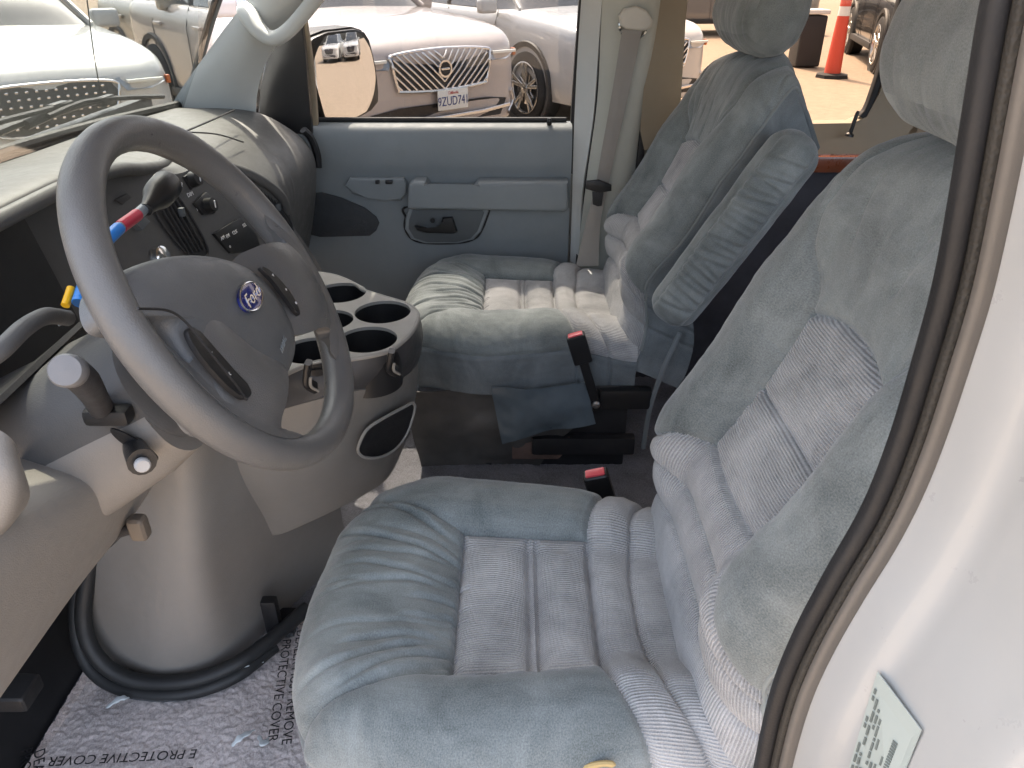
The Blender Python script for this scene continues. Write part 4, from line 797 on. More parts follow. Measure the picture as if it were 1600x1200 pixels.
# turn-signal lever
ts = thing('turn_signal_lever', 'dark turn signal stalk with large silver-grey end knob', 'stalk', (0.6000,0.3864,1.3583))
k0, k1 = Vector((0.5000,0.3507,1.4501)), Vector((0.5350,0.3611,1.4294)); kx = (k0 - k1).normalized()
lathe('stalk_knob', [(.0, .0), (.0128, .0), (.0138, .003), (.0138, .016), (.0122, .019), (.0, .020)], k1 - kx * .002, kx, plastic('knob_grey', (.15, .15, .153), .35, .1, 900, .05), ts, 32)
sweep('stalk_body', cr([k1 + kx * .004, (0.5550,0.3680,1.4110), (0.5850,0.3829,1.3810), (0.6150,0.3991,1.3493), (0.6500,0.4190,1.3143)], 30), circ(.0115, 16), 'dash_dark', ts, scale=[1.15] * 8 + list(np.linspace(1.15, 1.0, 10)) + [1.0] * 12)
text('stalk_mark', 'OFF', (0.5380,0.3548,1.4271), Vector((0, -.5, -.85)), Vector((-.2, -.8, .3)), .007, 'mark_white', ts, .0003)
box('stalk_boot', (0.6250,0.3994,1.3314), (.02, .045, .018), 'black_rubber', ts, .006)
# tilt lever in its slot
tl = thing('tilt_lever', 'short black tilt lever with silver tip under the column', 'lever', (0.6600,0.4020,1.2759))
sl_ = [Vector((0.6250,0.3811,1.2979)) + Vector((-.002, .035 * math.cos(t) * .8, 0)) + Vector((-.002, 0, .012)) * math.sin(t) + Vector((0, -.008, .016)) * math.cos(t) for t in np.linspace(0, 2 * math.pi, 24, endpoint=False)]
slab('slot', sl_, (-1, -.3, .1), .003, 'black_rubber', tl, .0005)
sweep('lever_arm', cr([(0.6500,0.3993,1.2826), (0.6150,0.3769,1.2946), (0.5900,0.3591,1.2991)], 14), circ(.0125, 14), 'black_plastic', tl, scale=np.linspace(.8, 1.1, 14))
lathe('lever_tip', [(.0, .0), (.0075, .0), (.0075, .004), (.006, .006), (.0, .006)], (0.5880,0.3585,1.2983), Vector((0.5750,0.3499,1.3001)) - Vector((0.6150,0.3769,1.2946)), plastic('tip_grey', (.4, .4, .4), .35, 0), tl, 18)
# hood / brake release handle on the knee panel edge
rh = thing('release_handle', 'small brown-grey pull handle on the knee panel edge', 'handle', (0.7400,0.5050,1.0778))
sweep('pull_arm', cr([(0.7200,0.5089,1.0836), (0.7150,0.4911,1.1026), (0.7100,0.4742,1.1131), (0.7050,0.4584,1.1204)], 16), rrect(.012, .018, .004), 'dash_dark', rh)
box('pull_grip', (0.7000,0.4538,1.1236), (.020, .022, .034), plastic('grip_brown', (.13, .11, .09), .45, .2), rh, .008, 3)
# gear selector on the column
gs = thing('gear_selector', 'black column gear lever with red and blue tape and thumb knob', 'gear lever', (0.7400,0.4621,1.4080))
gl = [Vector((0.7400,0.4668,1.4013)), Vector((0.8000,0.4693,1.4333)), Vector((0.8500,0.4677,1.4454)), Vector((0.9100,0.4669,1.4482)), Vector((0.9600,0.4669,1.4527))]
glp = cr(gl, 60); sweep('lever_rod', glp, circ(.0068, 12), plastic('rod_grey', (.20, .23, .26), .35, .1), gs)
simple('tape_red', (.50, .015, .05), .4); simple('tape_blue', (.02, .20, .62), .4); simple('tape_yellow', (.75, .42, .01), .4)
def arc(i0, i1): return glp[i0:i1]
def near_(p): return int(np.argmin(np.linalg.norm(glp - np.array(p), axis=1)))
i1, i2 = near_((0.8650,0.4686,1.4453)), near_((0.9050,0.4662,1.4489)); i0 = near_((0.8200,0.4658,1.4415))
sweep('red_tape', arc(i1, i2 + 2), circ(.0076, 12), 'tape_red', gs); sweep('blue_tape', arc(max(0, i0 - 4), i1), circ(.0076, 12), 'tape_blue', gs)
sweep('blue_tape', arc(0, 6), circ(.0080, 12), 'tape_blue', gs); sweep('yellow_tape', arc(0, 6) + np.array((-.006, .012, .0)), circ(.0045, 12), 'tape_yellow', gs)
g0, g1 = Vector((0.9450,0.4641,1.4519)), Vector((1.0200,0.4649,1.4642)); gx = (g1 - g0).normalized()
lathe('lever_knob', [(.0, -.020), (.008, -.018), (.0095, -.006), (.014, .010), (.0185, .022), (.0195, .034), (.0195, .058), (.0175, .063), (.0, .064)], g0, gx, 'black_plastic', gs, 32)
text('knob_lettering', 'ON/OFF', g0 + gx * .057 + Vector((-.022, -.010, .0)), (gx.cross(Vector((-.9, -.4, 0)))).normalized() * -1, gx, .008, 'mark_white', gs, .0004)

# ================================================================ engine cover and console
plastic('console_light', (.25, .243, .225), .5, .25, 700, .05)
plastic('console_dark', (.050, .050, .052), .45, .25, 700, .12)
plastic('carpet_seal', (.020, .021, .022), .5, .3, 400, .3)
ec = thing('engine_cover', 'large warm grey moulded engine cover between footwell and console', 'engine cover', (1.1, .5, .58))
patch('cover_skin', [
    [(1.0200,0.6441,1.1885), (0.9800,0.5713,1.2093), (0.9400,0.4977,1.2301), (0.9450,0.4590,1.2275), (1.0200,0.4381,1.1772), (1.1200,0.4085,1.0990), (1.2500,0.3714,1.0128)],
    [(1.0000,0.6768,1.0346), (0.9600,0.5998,1.0620), (0.9200,0.5221,1.0894), (0.9250,0.4768,1.0860), (1.0000,0.4553,1.0219), (1.1100,0.4204,0.9310), (1.2500,0.3682,0.8315)],
    [(0.9700,0.7207,0.8425), (0.9400,0.6451,0.8697), (0.9050,0.5595,0.9013), (0.9100,0.5058,0.8968), (0.9800,0.4780,0.8335), (1.1000,0.4343,0.7412), (1.2500,0.3646,0.6261)],
    [(0.9550,0.7596,0.7051), (0.9300,0.6836,0.7239), (0.9000,0.5911,0.7560), (0.9100,0.5248,0.7529), (0.9800,0.4902,0.7029), (1.1000,0.4428,0.6405), (1.2500,0.3585,0.5515)],
    [(0.9350,0.7477,0.6205), (0.9200,0.6947,0.5959), (0.9050,0.6241,0.5972), (0.9250,0.5517,0.5898), (0.9850,0.4954,0.5795), (1.1000,0.4414,0.5602), (1.2500,0.3501,0.4933)]], 60, 60, 'lit_grey', ec, .006)
tube('floor_seal', [(0.9700,0.7051,0.8711), (0.9650,0.7348,0.8031), (0.9350,0.7526,0.7264), (0.9100,0.7422,0.6712), (0.8950,0.7090,0.6298), (0.8850,0.6523,0.6119), (0.8850,0.5665,0.6153), (0.9100,0.4992,0.6250), (0.9500,0.4587,0.6285), (0.9850,0.4324,0.6314), (1.0400,0.3975,0.6321)], .014, 'carpet_seal', ec, 90, 10)
tube('floor_seal', [(0.9900,0.7632,0.7945), (0.9500,0.7784,0.7104), (0.9150,0.7660,0.6440), (0.8900,0.7240,0.6073), (0.8720,0.6501,0.5979), (0.8720,0.5646,0.6013), (0.9000,0.4930,0.6102), (0.9650,0.4420,0.6112)], .012, 'carpet_seal', ec, 90, 10)
box('latch_bracket', (1.0000,0.4511,0.6539), (.02, .028, .085), 'black_plastic', ec, .004)
box('latch_bracket', (1.0400,0.4475,0.5884), (.06, .05, .03), 'black_plastic', ec, .004)
# toe board and dark pedal-side trim under the knee panel
tb = struct(patch('toe_board', [[(.40, .80, .56), (.80, .80, .56), (1.5, .80, .56)], [(.40, .88, .80), (.80, .88, .80), (1.5, .88, .80)], [(.40, .92, 1.30), (.80, .92, 1.30), (1.5, .92, 1.30)]], 12, 8, 'black_plastic', None, .01))
pe = thing('pedal_bracket', 'black parking brake bracket in the dark footwell corner', 'pedal', (0.7600,0.7715,0.7331))
box('pedal_pad', (0.7300,0.7354,0.7835), (.05, .06, .03), 'black_rubber', pe, .008, 3)
box('pedal_arm', (0.7400,0.7559,0.8158), (.02, .03, .14), 'black_metal', pe, .004)
# --- console
ck = thing('cup_holder_console', 'light grey console with black cup holders on the engine cover', 'console', (1.25, .28, .75))
ZT = 1.17
top = [(1.4873,0.4858,1.1700), (1.4460,0.4127,1.1700), (1.4243,0.3607,1.1700), (1.3756,0.3088,1.1700), (1.3458,0.2872,1.1700), (1.3107,0.2397,1.1700), (1.2830,0.1998,1.1700), (1.2476,0.1754,1.1700), (1.2083,0.1687,1.1700), (1.1579,0.1731,1.1700), (1.1084,0.1896,1.1700), (1.0802,0.2088,1.1700), (1.0576,0.2598,1.1700), (1.0488,0.3092,1.1700), (1.0208,0.3408,1.1700), (0.9920,0.3618,1.1700), (0.9721,0.4044,1.1700), (1.0554,0.4717,1.1700), (1.3201,0.5141,1.1700)]
tp = cr(top, 110, True); tp[:, 2] = ZT
cups = [((1.3296,0.3312,1.1700), .050), ((1.2390,0.2350,1.1700), .0505), ((1.2028,0.3272,1.1700), .045), ((1.1253,0.2436,1.1700), .050), ((1.0849,0.3279,1.1700), .048)]
cups = [(Vector((c[0], c[1], ZT)), r) for c, r in cups]
bm = bmesh.new()
def loop(pts):
    vs = [bm.verts.new(p) for p in pts]; return [bm.edges.new((vs[i], vs[(i + 1) % len(vs)])) for i in range(len(vs))]
ed = loop([tuple(p) for p in tp])
for c, r in cups: ed += loop([(c.x + r * math.cos(t), c.y + r * math.sin(t), ZT) for t in np.linspace(0, 2 * math.pi, 48, endpoint=False)])
bmesh.ops.triangle_fill(bm, use_beauty=True, edges=ed, normal=(0, 0, 1))
geo = bmesh.ops.extrude_face_region(bm, geom=bm.faces[:])
for v in [g for g in geo['geom'] if isinstance(g, bmesh.types.BMVert)]: v.co.z -= .006
from_bm('tray_top', bm, 'console_light', ck, False)
sweep('tray_edge', [tuple(p + np.array((0, 0, -.003))) for p in tp], circ(.004, 8), 'console_light', ck, True)
for c, r in cups:
    w_ = lathe('cup_well', [(r + .0015, -.002), (r + .001, -.07), (r - .004, -.078), (.0, -.08), (.0, -.084), (r + .004, -.084), (r + .005, -.01)], c, (0, 0, 1), 'black_plastic', ck, 40)
# dark side band: from the tray edge down to the light shell
bot = cr([(1.0200,0.3818,1.0919), (1.0200,0.3387,1.1052), (1.0300,0.2989,1.1124), (1.0600,0.2554,1.1069), (1.1200,0.2186,1.0851), (1.2000,0.1849,1.0668), (1.3000,0.1767,1.0651), (1.4200,0.1989,1.0633), (1.5000,0.2397,1.0496)], 50)
upb = cr([top[15], top[14], top[13], top[12], top[11], top[10], top[9], top[8], top[7], top[6]], 50); upb[:, 2] = ZT - .004
patch('tray_side', [list(upb), list(.5 * (upb + bot) + np.array((-.004, -.006, 0))), list(bot)], 12, 60, 'console_dark', ck, .003)
# hook-shaped spill notches
def notch(a, b, c, d):
    P = cr([a, b, c, d], 20); sweep('spill_notch', P, rrect(.020, .010, .004), 'black_plastic', ck)
    sweep('notch_lip', P[8:] + np.array((-.010, -.008, 0)), circ(.0025, 6), 'console_light', ck)
notch((1.0550,0.1916,1.1840), (1.0550,0.1947,1.1702), (1.0600,0.1980,1.1513), (1.0800,0.1928,1.1333)); notch((0.9850,0.3052,1.2002), (0.9850,0.3092,1.1849), (0.9850,0.3119,1.1650), (1.0000,0.3060,1.1474))
# light lower shell of the console
lo1 = cr([(1.0000,0.4610,1.0742), (1.0150,0.3799,1.0950), (1.0250,0.2975,1.1153), (1.0550,0.2542,1.1098), (1.1150,0.2177,1.0879), (1.1950,0.1841,1.0695), (1.2950,0.1736,1.0677)], 50)
lo2 = cr([(1.0100,0.4595,0.9759), (1.0250,0.3912,0.9715), (1.0500,0.3116,1.0003), (1.0900,0.2685,1.0107), (1.1500,0.2274,1.0050), (1.2300,0.1944,0.9958), (1.3200,0.1835,0.9881)], 50)
lo3 = cr([(1.0500,0.4633,0.8611), (1.0600,0.4526,0.8169), (1.0620,0.4256,0.8122), (1.0800,0.3556,0.8366), (1.1200,0.2903,0.8501), (1.1800,0.2446,0.8506), (1.2600,0.2193,0.8722), (1.3400,0.2003,0.8997)], 50)
def _ret(c, last=False):   # turn the forward edge back round the corner
    c = list(c[::5]); return [tuple(np.array(c[0]) + np.array((.07, .05, .0))), tuple(np.array(c[0]) + np.array((.018, .012, 0)))] + [tuple(p) for p in c]
_l4 = lo3 + np.array((.015, .004, -.012)); _l5 = lo3 + np.array((.08, .02, -.012))
patch('console_shell', [_ret(lo1), _ret(lo2), _ret(lo3), _ret(_l4), _ret(_l5)], 50, 70, plastic('console_lower', (.19, .18, .165), .5, .25, 700, .05), ck, .004)
pk = cr([(1.0850,0.2752,0.9695), (1.0800,0.2696,0.9933), (1.0900,0.2546,1.0161), (1.1200,0.2274,1.0210), (1.1700,0.2003,1.0120), (1.1900,0.1889,1.0069), (1.2000,0.1891,0.9854), (1.1900,0.2028,0.9457), (1.1600,0.2195,0.9293), (1.1200,0.2406,0.9353), (1.0950,0.2641,0.9501)], 50, True)
slab('storage_pocket', [Vector(p) + Vector((-.006, -.004, .003)) for p in pk], (-.75, -.6, .2), .0015, 'black_rubber', ck, .0004)
sweep('pocket_lip', [Vector(p) + Vector((-.007, -.005, .003)) for p in pk], circ(.003, 6), 'console_light', ck, True)
# ================================================================ carpet with printed plastic film
def carpet_mat(name, c, c2):
    m_, t, b = _new(name); L = t.links.new; g = _n(t, 'NewGeometry')
    n1 = _n(t, 'TexNoise', Scale=330.0, Detail=4.0, Roughness=.75); L(g.outputs['Position'], n1.inputs['Vector'])
    n2 = _n(t, 'TexNoise', Scale=16.0, Detail=3.0); L(g.outputs['Position'], n2.inputs['Vector'])
    a = _n(t, 'Math', operation='MULTIPLY_ADD'); a.inputs[1].default_value = .35; L(n2.outputs['Fac'], a.inputs[0]); L(n1.outputs['Fac'], a.inputs[2])
    r = _ramp(t, a.outputs[0], [(.40, c), (.76, c2)]); L(r.outputs[0], b.inputs['Base Color']); b.inputs['Roughness'].default_value = .8; b.inputs['Specular IOR Level'].default_value = .25
    bp = _n(t, 'Bump', Strength=.9, Distance=.003); L(n1.outputs['Fac'], bp.inputs['Height']); L(bp.outputs[0], b.inputs['Normal'])
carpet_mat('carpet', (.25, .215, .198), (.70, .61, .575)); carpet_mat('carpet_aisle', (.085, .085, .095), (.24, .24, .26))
def carpet(name, x0, x1, y0, y1, z, mat, st, seed):
    a, b = np.arange(x0, x1, st), np.arange(y0, y1, st); A, B = np.meshgrid(a, b, indexing='ij')
    Z = z + .004 * vnoise(A, B, 180, seed) + .003 * vnoise(A, B, 330, seed + 1) + .006 * vnoise(A, B, 12, seed + 2)
    o = mesh(name, np.stack([A, B, Z], -1).reshape(-1, 3), grid_faces(*A.shape), mat, None, True); o['kind'] = 'structure'; return o
carpet('carpet_footwell', .44, 1.06, .18, .79, .587, 'carpet', .0022, 3)
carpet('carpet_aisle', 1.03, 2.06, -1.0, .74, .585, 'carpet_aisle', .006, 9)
fm = thing('floor_film', 'clear plastic floor film printed with protective cover lettering over the carpet', 'floor film', (.8, .6, .60))
m_, t, b_ = _new('clear_film'); b_.inputs['Alpha'].default_value = .13; b_.inputs['Roughness'].default_value = .12; b_.inputs['Base Color'].default_value = (.8, .85, .9, 1)
simple('ink_black', (.01, .01, .012), .5)
A, B = np.meshgrid(np.linspace(.50, 1.02, 90), np.linspace(.22, .765, 90), indexing='ij')
Zf = .597 + .006 * vnoise(A, B, 14, 31) + .003 * vnoise(A * 1.3, B, 40, 32)
mesh('film_sheet', np.stack([A, B, Zf], -1).reshape(-1, 3), grid_faces(90, 90), 'clear_film', fm)
def ftext(s, p, q, size, al='CENTER'):
    p, q = Vector(p), Vector(q); ax = (q - p); ax.z = 0; ax.normalize(); ay = Vector((-ax.y, ax.x, 0)); text('film_lettering', s, Vector((p.x, p.y, .602)), ax, ay, size, 'ink_black', fm, .0002, al)
ftext('PROTECTIVE COVER', (0.9900,0.4288,0.6000), (0.8000,0.4002,0.6000), .0235, 'LEFT'); ftext('DEALER MUST REMOVE', (1.0134,0.4078,0.6000), (0.8182,0.3791,0.6000), .0235, 'LEFT')
ftext('E PROTECTIVE COVER', (0.7558,0.5129,0.6000), (0.7447,0.7012,0.6000), .0235, 'LEFT'); ftext('DEALER MUST REMOVE', (0.7250,0.5077,0.6000), (0.7122,0.6665,0.6000), .0235, 'LEFT')
ftext('DEALER', (0.7626,0.7732,0.6000), (0.6997,0.7423,0.6000), .0235, 'LEFT'); ftext('PROTECTIVE', (0.7649,0.7954,0.6000), (0.6997,0.7643,0.6000), .0235, 'LEFT')
ftext('DEALER', (1.8948,0.2504,0.6000), (1.8948,0.3035,0.6000), .028, 'LEFT'); ftext('MOVE', (1.7212,0.2898,0.6000), (1.7277,0.2339,0.6000), .028, 'LEFT')
simple('film_glint', (.55, .60, .62), .12)
for pts in ([(0.7654,0.4587,0.6060), (0.7759,0.4459,0.6140), (0.7950,0.4297,0.6070)], [(0.7853,0.4209,0.6040), (0.7672,0.4062,0.6100), (0.7829,0.4033,0.6040)], [(0.8389,0.6994,0.6040), (0.8507,0.6807,0.6120), (0.8579,0.6677,0.6060)], [(0.9045,0.5316,0.6080), (0.9083,0.4912,0.6220), (0.9293,0.4530,0.6120)]):
    P_ = cr(pts, 14); sweep('film_fold', P_, rrect(.0035, .009, .0015), 'film_glint', fm, scale=.3 + .9 * np.sin(np.linspace(0, math.pi, 14)) + .25 * np.sin(np.linspace(0, 19, 14)))

# ================================================================ cars in the lot (each built in its own frame: X forward, Y left, Z up)
def paint(name, c, rough=.22, metal=0.0): return simple(name, c, rough, metal, .5, .8)
paint('paint_white', (.52, .52, .51)); paint('paint_pearl', (.44, .39, .365)); paint('paint_champagne', (.36, .32, .26), .3, .3); paint('paint_black', (.012, .014, .016)); paint('paint_grey', (.22, .21, .20))
simple('car_glass', (.02, .025, .03), .04, 0, .8, .5); simple('tyre', (.014, .014, .015), .8); simple('cladding', (.025, .025, .026), .6); simple('alloy', (.55, .54, .52), .25, .9); simple('lamp_glass', (.25, .29, .34), .06, .2, .8, .6)
simple('lamp_amber', (.5, .12, .02), .2); simple('chrome_trim', (.75, .73, .72), .1, 1); simple('grille_black', (.010, .010, .012), .35); simple('plate_white', (.75, .76, .72), .4); simple('plate_blue', (.03, .05, .20), .4); simple('plate_red', (.5, .05, .05), .4)
def car(label, paint_, loc, phi, sc=1.0, front='slats', rim='alloy', group='cars parked in the lot', lod=1, roof=1.66):
    t = bpy.data.objects.new('parked_car', None); COL.objects.link(t); reg(t, label, 'car', group)
    hd = math.pi + phi     # heading angle of +X in world
    M = Matrix.Translation(loc) @ Matrix.Rotation(hd, 4, 'Z') @ Matrix.Scale(sc, 4)
    def put(o, par=t): o.data.transform(M); return o
    t.location = loc
    # lower body
    st = [(2.385, .40, .34, .60, .74, .80), (2.37, .66, .28, .58, .78, .86), (2.29, .84, .26, .58, .82, .93), (2.12, .92, .25, .58, .86, 1.00), (1.75, .945, .25, .60, .90, 1.055), (1.35, .95, .26, .60, .93, 1.09), (.95, .95, .26, .60, .95, 1.12), (.55, .95, .27, .60, .96, 1.12), (-.4, .95, .28, .60, .97, 1.13), (-1.5, .95, .28, .62, .99, 1.15), (-2.05, .92, .30, .62, 1.0, 1.15), (-2.28, .86, .32, .62, .98, 1.12), (-2.36, .72, .36, .62, .95, 1.06)]
    rows = []
    for x, w, zb, zm, zs, zt in st:
        hood = x > .9; cr_ = .035 if hood else .02
        half = [(0, zb), (w * .85, zb), (w * .985, zb + .10), (w, zm), (w * .985, zs), (w * .93, zt - .02), (w * .80, zt + (.012 if hood else 0)), (w * .45, zt + cr_ * .7), (0, zt + cr_)]
        rows.append([(x, -y, z) for y, z in half] + [(x, y, z) for y, z in half[-2::-1]])
    A = [cr(r, 45) for r in rows]; G = np.stack([cr([a[j] for a in A], 60) for j in range(45)], 1)
    Fc = [tuple(f) for f in grid_faces(60, 45)] + [tuple(range(45)), tuple(59 * 45 + k for k in range(45))]
    b = mesh('body', G.reshape(-1, 3), Fc, paint_, t, True, None, 55); fixn(b); put(b)
    # greenhouse: glass block with painted roof
    gs_ = [(1.05, .80, 1.12, 1.13, .74), (.75, .80, 1.12, 1.33, .66), (.30, .81, 1.13, 1.57, .60), (-.2, .81, 1.13, roof - .02, .58), (-1.0, .81, 1.14, roof, .57), (-1.7, .79, 1.14, roof - .06, .55), (-2.0, .77, 1.14, 1.45, .58), (-2.22, .74, 1.13, 1.14, .66)]
    rows = [[(x, -w, z0), (x, -(w * .6 + wt * .4), z0 * .55 + z1 * .45), (x, -wt, z1), (x, -wt * .5, z1 + .03 * (z1 > 1.3)), (x, 0, z1 + .04 * (z1 > 1.3)), (x, wt * .5, z1 + .03 * (z1 > 1.3)), (x, wt, z1), (x, w * .6 + wt * .4, z0 * .55 + z1 * .45), (x, w, z0)] for x, w, z0, z1, wt in gs_]
    o = patch('windows', rows, 40, 33, 'car_glass', t); put(o)
    rr_ = [[(x, -wt * 1.02, z1 + .004), (x, -wt * .5, z1 + .038), (x, 0, z1 + .05), (x, wt * .5, z1 + .038), (x, wt * 1.02, z1 + .004)] for x, w, z0, z1, wt in gs_[2:6]]
    put(patch('roof', rr_, 24, 16, paint_, t, .02))
    for sg in (-1, 1):
        for (x0, z0, w0), (x1, z1, w1) in (((1.06, 1.13, .80), (.28, 1.575, .615)), ((-.55, 1.14, .815), (-.62, 1.63, .60)), ((-2.2, 1.14, .75), (-1.68, 1.60, .57)), ((-1.35, 1.14, .815), (-1.30, 1.62, .59))):
            put(sweep('pillar', [(x0, sg * w0, z0), ((x0 + x1) / 2, sg * (w0 * .5 + w1 * .5 + .012), (z0 + z1) / 2), (x1, sg * w1, z1)], rrect(.05, .03, .01), paint_ if x0 > .5 else 'cladding', t))
        mr = box('door_mirror', (.72, sg * 1.02, 1.16), (.13, .22, .15), paint_, t, .045, 4); put(mr)
        for xh in (-.12, -1.15): put(box('door_handle', (xh, sg * .955, .955), (.20, .03, .035), paint_, t, .012, 3))
        for xd in (.78, -.38, -1.30): put(sweep('door_seam', [(xd, sg * .957, .36), (xd, sg * .962, .6), (xd - .02, sg * .948, .95), (xd - .02, sg * .89, 1.12)], rrect(.006, .008, .002), 'grille_black', t))
        put(box('sill', (-.15, sg * .945, .31), (2.1, .06, .10), 'cladding', t, .02))
    # wheels with arches
    for xw in (1.42, -1.42):
        for sg in (-1, 1):
            c = (xw, sg * .80, .375); ax = (0, sg, 0)
            ar = lathe('wheel_arch', [(.0, .10), (.455, .10), (.465, .150), (.455, .172), (.405, .166), (.40, .12), (.0, .11)], (xw, sg * .80, .39), ax, 'cladding', t, 40); put(ar)
            wh = lathe('wheel', [(.0, -.10), (.30, -.10), (.37, -.08), (.378, -.02), (.378, .11), (.365, .165), (.335, .178), (.275, .176), (.265, .150), (.0, .148)], c, ax, 'tyre', t, 48); put(wh)
            rm = lathe('rim', [(.255, .150), (.272, .182), (.262, .186), (.250, .160)], c, ax, 'alloy', wh, 48); put(rm)
            lathe_d = lathe('brake_disc', [(.0, .150), (.17, .150), (.17, .153), (.0, .153)], c, ax, 'chrome_trim', wh, 32); put(lathe_d)
            for k in range(5):
                a = 2 * math.pi * k / 5 + .3
                for da in (-.16, .16):
                    p0 = (c[0] + .05 * math.cos(a), c[1] + sg * .172, c[2] + .05 * math.sin(a)); p1 = (c[0] + .255 * math.cos(a + da), c[1] + sg * .180, c[2] + .255 * math.sin(a + da))
                    put(sweep('rim_spoke', [p0, p1], rrect(.016, .036, .004), 'alloy', wh, up=ax))
            put(lathe('wheel_hub', [(.0, .165), (.062, .165), (.055, .188), (.0, .192)], c, ax, 'alloy', wh, 20))
    # front end
    def fx(y, z): return float(np.interp(abs(y), [0, .4, .66, .78, .84, .90], [2.396, 2.392, 2.378, 2.335, 2.30, 2.17]) - np.interp(z, [.80, .86, .93], [0, .018, .09]) - np.interp(z, [.28, .36], [.02, 0]))
    def fp(y, z, d=0): return (fx(y, z) + d, y, z)
    for sg in (-1, 1):
        out_ = [(.46, .86), (.60, .885), (.80, .90), (.885, .885), (.84, .81), (.70, .775), (.52, .775)]
        hl_ = mesh('headlight', [(fx(y, z) + .012 - .10 * max(0, y - .7), sg * y, z) for y, z in out_] + [(fx(y, z) - .12, sg * y, z) for y, z in out_], [tuple(range(7))] + [(i, (i + 1) % 7, 7 + (i + 1) % 7, 7 + i) for i in range(7)], 'lamp_glass', t, False); fixn(hl_); put(hl_)
        put(box('lamp_bar', (fx(.66, .84) + .022, sg * .66, .835), (.03, .26, .022), 'plate_white', t, .006))
        put(box('side_marker', (fx(.84, .80) - .03, sg * .868, .815), (.05, .03, .06), 'lamp_amber', t, .01))
    if front == 'slats':
        go = [(-.46, .872), (0, .895), (.46, .872), (.49, .82), (.45, .64), (.40, .61), (0, .59), (-.40, .61), (-.45, .64), (-.49, .82)]
        V = [fp(y, z, .010) for y, z in go] + [fp(0, .70, .012)]; gr = mesh('grille', V, [(i, (i + 1) % 10, 10) for i in range(10)], 'grille_black', t, False); fixn(gr); put(gr)
        put(sweep('grille_frame', [fp(y, z, .018) for y, z in cr(go, 60, True)], circ(.012, 8), 'chrome_trim', gr, True))
        for sg in (-1, 1):      # chevron of diagonal slats meeting on the centre bar
            for k in range(15):
                P = []
                for f in np.linspace(0, 1, 60):
                    yy = f * .52; zz = .50 + k * .058 - .9 * (.52 - yy) + .10; y = sg * yy
                    if inpoly(np.array([y]), np.array([zz]), go)[0]: P.append(fp(y, zz if sg > 0 else zz, .016))
                if len(P) > 2: put(sweep('grille_slat', [P[0], P[len(P) // 2], P[-1]], rrect(.014, .012, .003), 'chrome_trim', gr))
        lathe_e = lathe('emblem', [(.0, .0), (.052, .0), (.052, .012), (.0, .014)], fp(0, .75, .016), (1, 0, 0), 'grille_black', gr, 28); put(lathe_e)
        put(lathe('emblem_ring', [(.050, .0), (.068, .0), (.066, .020), (.052, .020), (.050, .0)], fp(0, .75, .016), (1, 0, 0), 'chrome_trim', gr, 28))
        put(box('emblem_bar', fp(0, .75, .034), (.006, .085, .016), 'chrome_trim', gr, .002))
    else:
        go = [(-.42, .85), (0, .87), (.42, .85), (.46, .78), (.38, .60), (.26, .55), (-.26, .55), (-.38, .60), (-.46, .78)]
        V = [fp(y, z, .010) for y, z in go] + [fp(0, .70, .012)]; gr = mesh('grille', V, [(i, (i + 1) % 9, 9) for i in range(9)], 'grille_black', t, False); fixn(gr); put(gr)
        put(sweep('grille_frame', [fp(y, z, .018) for y, z in cr(go, 60, True)], circ(.010, 8), 'chrome_trim', gr, True))
        if lod:
            for zz in (.60, .645, .69, .735, .78, .825):
                for yy in np.linspace(-.36, .36, 13):
                    if inpoly(np.array([yy]), np.array([zz]), go)[0]: put(box('grille_stud', fp(yy, zz, .014), (.014, .022, .016), 'chrome_trim', gr, .004, 1))
        else:
            for zz in (.62, .69, .76): put(sweep('grille_bar', [fp(-.36, zz, .014), fp(0, zz, .014), fp(.36, zz, .014)], rrect(.01, .02, .003), 'chrome_trim', gr))
    lw = mesh('lower_intake', [fp(y, z, .012) for y, z in ((-.70, .46), (-.45, .49), (.45, .49), (.70, .46), (.62, .33), (-.62, .33))], [tuple(range(6))], 'grille_black', t, False); put(lw)
    put(sweep('intake_blade', [fp(-.74, .40, .02), fp(-.4, .385, .024), fp(0, .38, .024), fp(.4, .385, .024), fp(.74, .40, .02)], rrect(.03, .02, .006), 'chrome_trim', lw))
    for sg in (-1, 1): put(sweep('corner_blade', cr([fp(sg * .78, .52, .006), fp(sg * .83, .42, .01), fp(sg * .74, .33, .012)], 12), rrect(.04, .025, .008), 'chrome_trim', t))
    return t, M, fp
def ground_pt(p, back=0): return Vector((p[0], p[1], .15))
PHI = R(42); H_ = Vector((-math.cos(PHI), -math.sin(PHI), 0)); RR = Vector((math.sin(PHI), -math.cos(PHI), 0))
vn = Vector((6.85, .60, .15))
vt, vM, vf = car('pearl white SUV with slatted chrome grille facing the passenger window', 'paint_pearl', vn - H_ * 2.38 * 1.06, PHI, 1.06, 'slats')
pl = box('number_plate', vf(.06, .515, .04), (.012, .31, .155), 'plate_white', vt, .004); pl.data.transform(vM)
for s, z, sz, mt in (('9ZUD741', .462, .100, 'plate_blue'), ('California', .527, .034, 'plate_red')):
    o = text('plate_lettering', s, Vector(vf(.06, z + .04, .048)), (0, 1, 0), (0, 0, 1), sz, mt, pl, .001, sx=.78); o.data.transform(vM)
wc = Vector((8.8335,-0.2334,0.1500))
car('white SUV with black wheel arches right of the pearl SUV', 'paint_white', wc - Vector((-math.cos(R(33)), -math.sin(R(33)), 0)) * 1.42 + Vector((math.sin(R(33)), -math.cos(R(33)), 0)) * .86, R(33), 1.0, 'slats')
sc_ = Vector((10.6538,5.0402,0.1500))
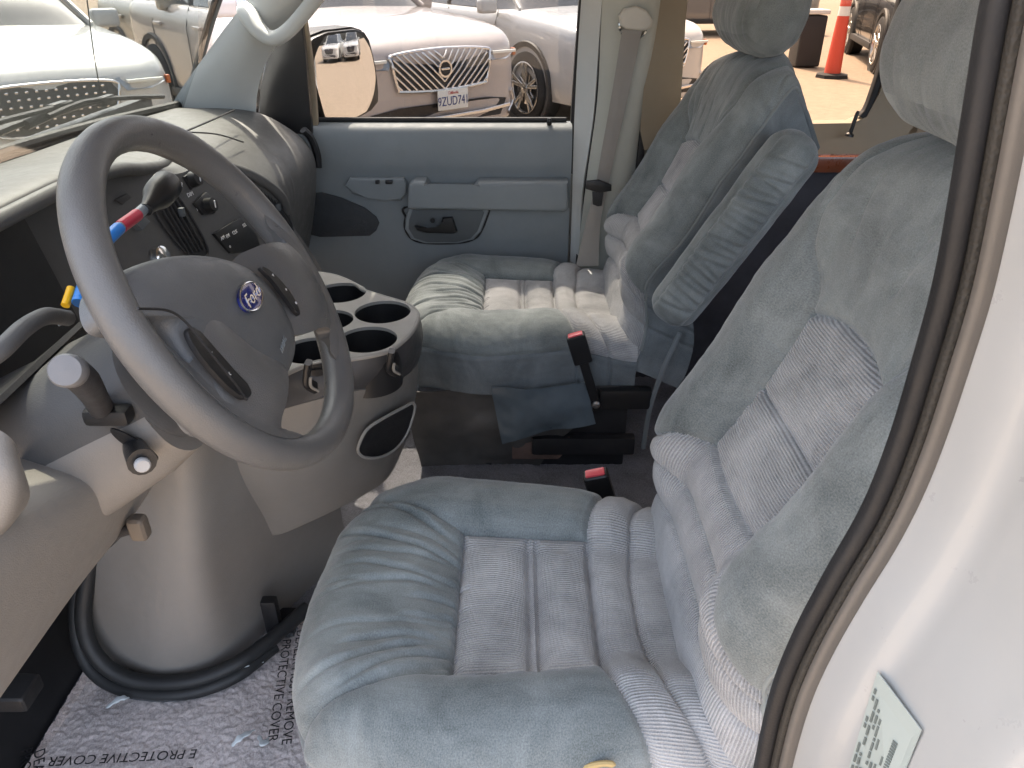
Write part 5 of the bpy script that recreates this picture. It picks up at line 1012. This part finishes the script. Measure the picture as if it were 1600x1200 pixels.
car('champagne coloured SUV seen side-on beyond the windscreen', 'paint_champagne', sc_ + H_ * 1.42 * 1.05 + RR * .86 * 1.05, PHI, 1.05, 'studs', lod=0)
wn = Vector((5.30, 3.22, .15))
car('white car with studded grille parked nearest the windscreen, nose toward the van', 'paint_white', wn - H_ * 2.38, R(44), 1.0, 'studs')
car('dark car with its rear flank behind the white car at the left edge', 'paint_black', Vector((9.2, 8.4, .15)), PHI, 1.0, 'studs', lod=0)
car('black SUV with angular bumper behind the orange and white post', 'paint_black', Vector((14.6, -7.4, .15)), R(-14), 1.12, 'studs', lod=0)
car('grey car far across the lot behind the passenger head restraint', 'paint_grey', Vector((21.5, -5.2, .15)), R(95), 1.05, 'studs', lod=0)
car('white SUV behind the van, left one seen in the door mirror', 'paint_white', Vector((5.1, -13.3, .15)), R(-62), 1.0, 'studs', lod=0, group='cars seen in the mirror')
car('white SUV behind the van, right one seen in the door mirror', 'paint_white', Vector((7.4, -12.7, .15)), R(-62), 1.0, 'studs', lod=0, group='cars seen in the mirror')
# --- delineator post and bin
cp = Vector((12.6719,-5.0770,0.1500)); ct = thing('delineator_post', 'orange plastic post with white reflective bands on a black base', 'traffic post', tuple(cp))
simple('cone_orange', (.62, .07, .035), .5); simple('cone_white', (.75, .75, .72), .4)
lathe('post_body', [(.0, .05), (.125, .05), (.11, .40), (.085, .9), (.065, 1.50), (.05, 1.56), (.0, 1.57)], cp, (0, 0, 1), 'cone_orange', ct, 28)
for z0 in (.88, 1.10): lathe('reflective_band', [(.0885 - (z0 - .88) * .035, z0), (.0825 - (z0 - .88) * .035, z0 + .13)], cp, (0, 0, 1), 'cone_white', ct, 28)
lathe('post_base', [(.0, .0), (.26, .0), (.25, .05), (.14, .07), (.0, .07)], cp, (0, 0, 1), 'tyre', ct, 8)
bp0 = Vector((13.3970,-5.2520,0.1500)); bt = thing('wheeled_bin', 'black bin with pale lid left of the orange post', 'bin', tuple(bp0 + Vector((.6, .1, 0))))
box('bin_body', bp0 + Vector((.7, .15, .42)), (.45, .42, .80), 'cladding', bt, .04, 3); box('bin_lid', bp0 + Vector((.7, .15, .87)), (.48, .46, .07), 'plate_white', bt, .02, 3)

plastic('asphalt', (.28, .22, .165), .85, .6, 60, .18, .2)
struct(mesh('ground', [(-60, -60, .15), (60, -60, .15), (60, 60, .15), (-60, 60, .15)], [(0, 1, 2, 3)], 'asphalt', None, False))
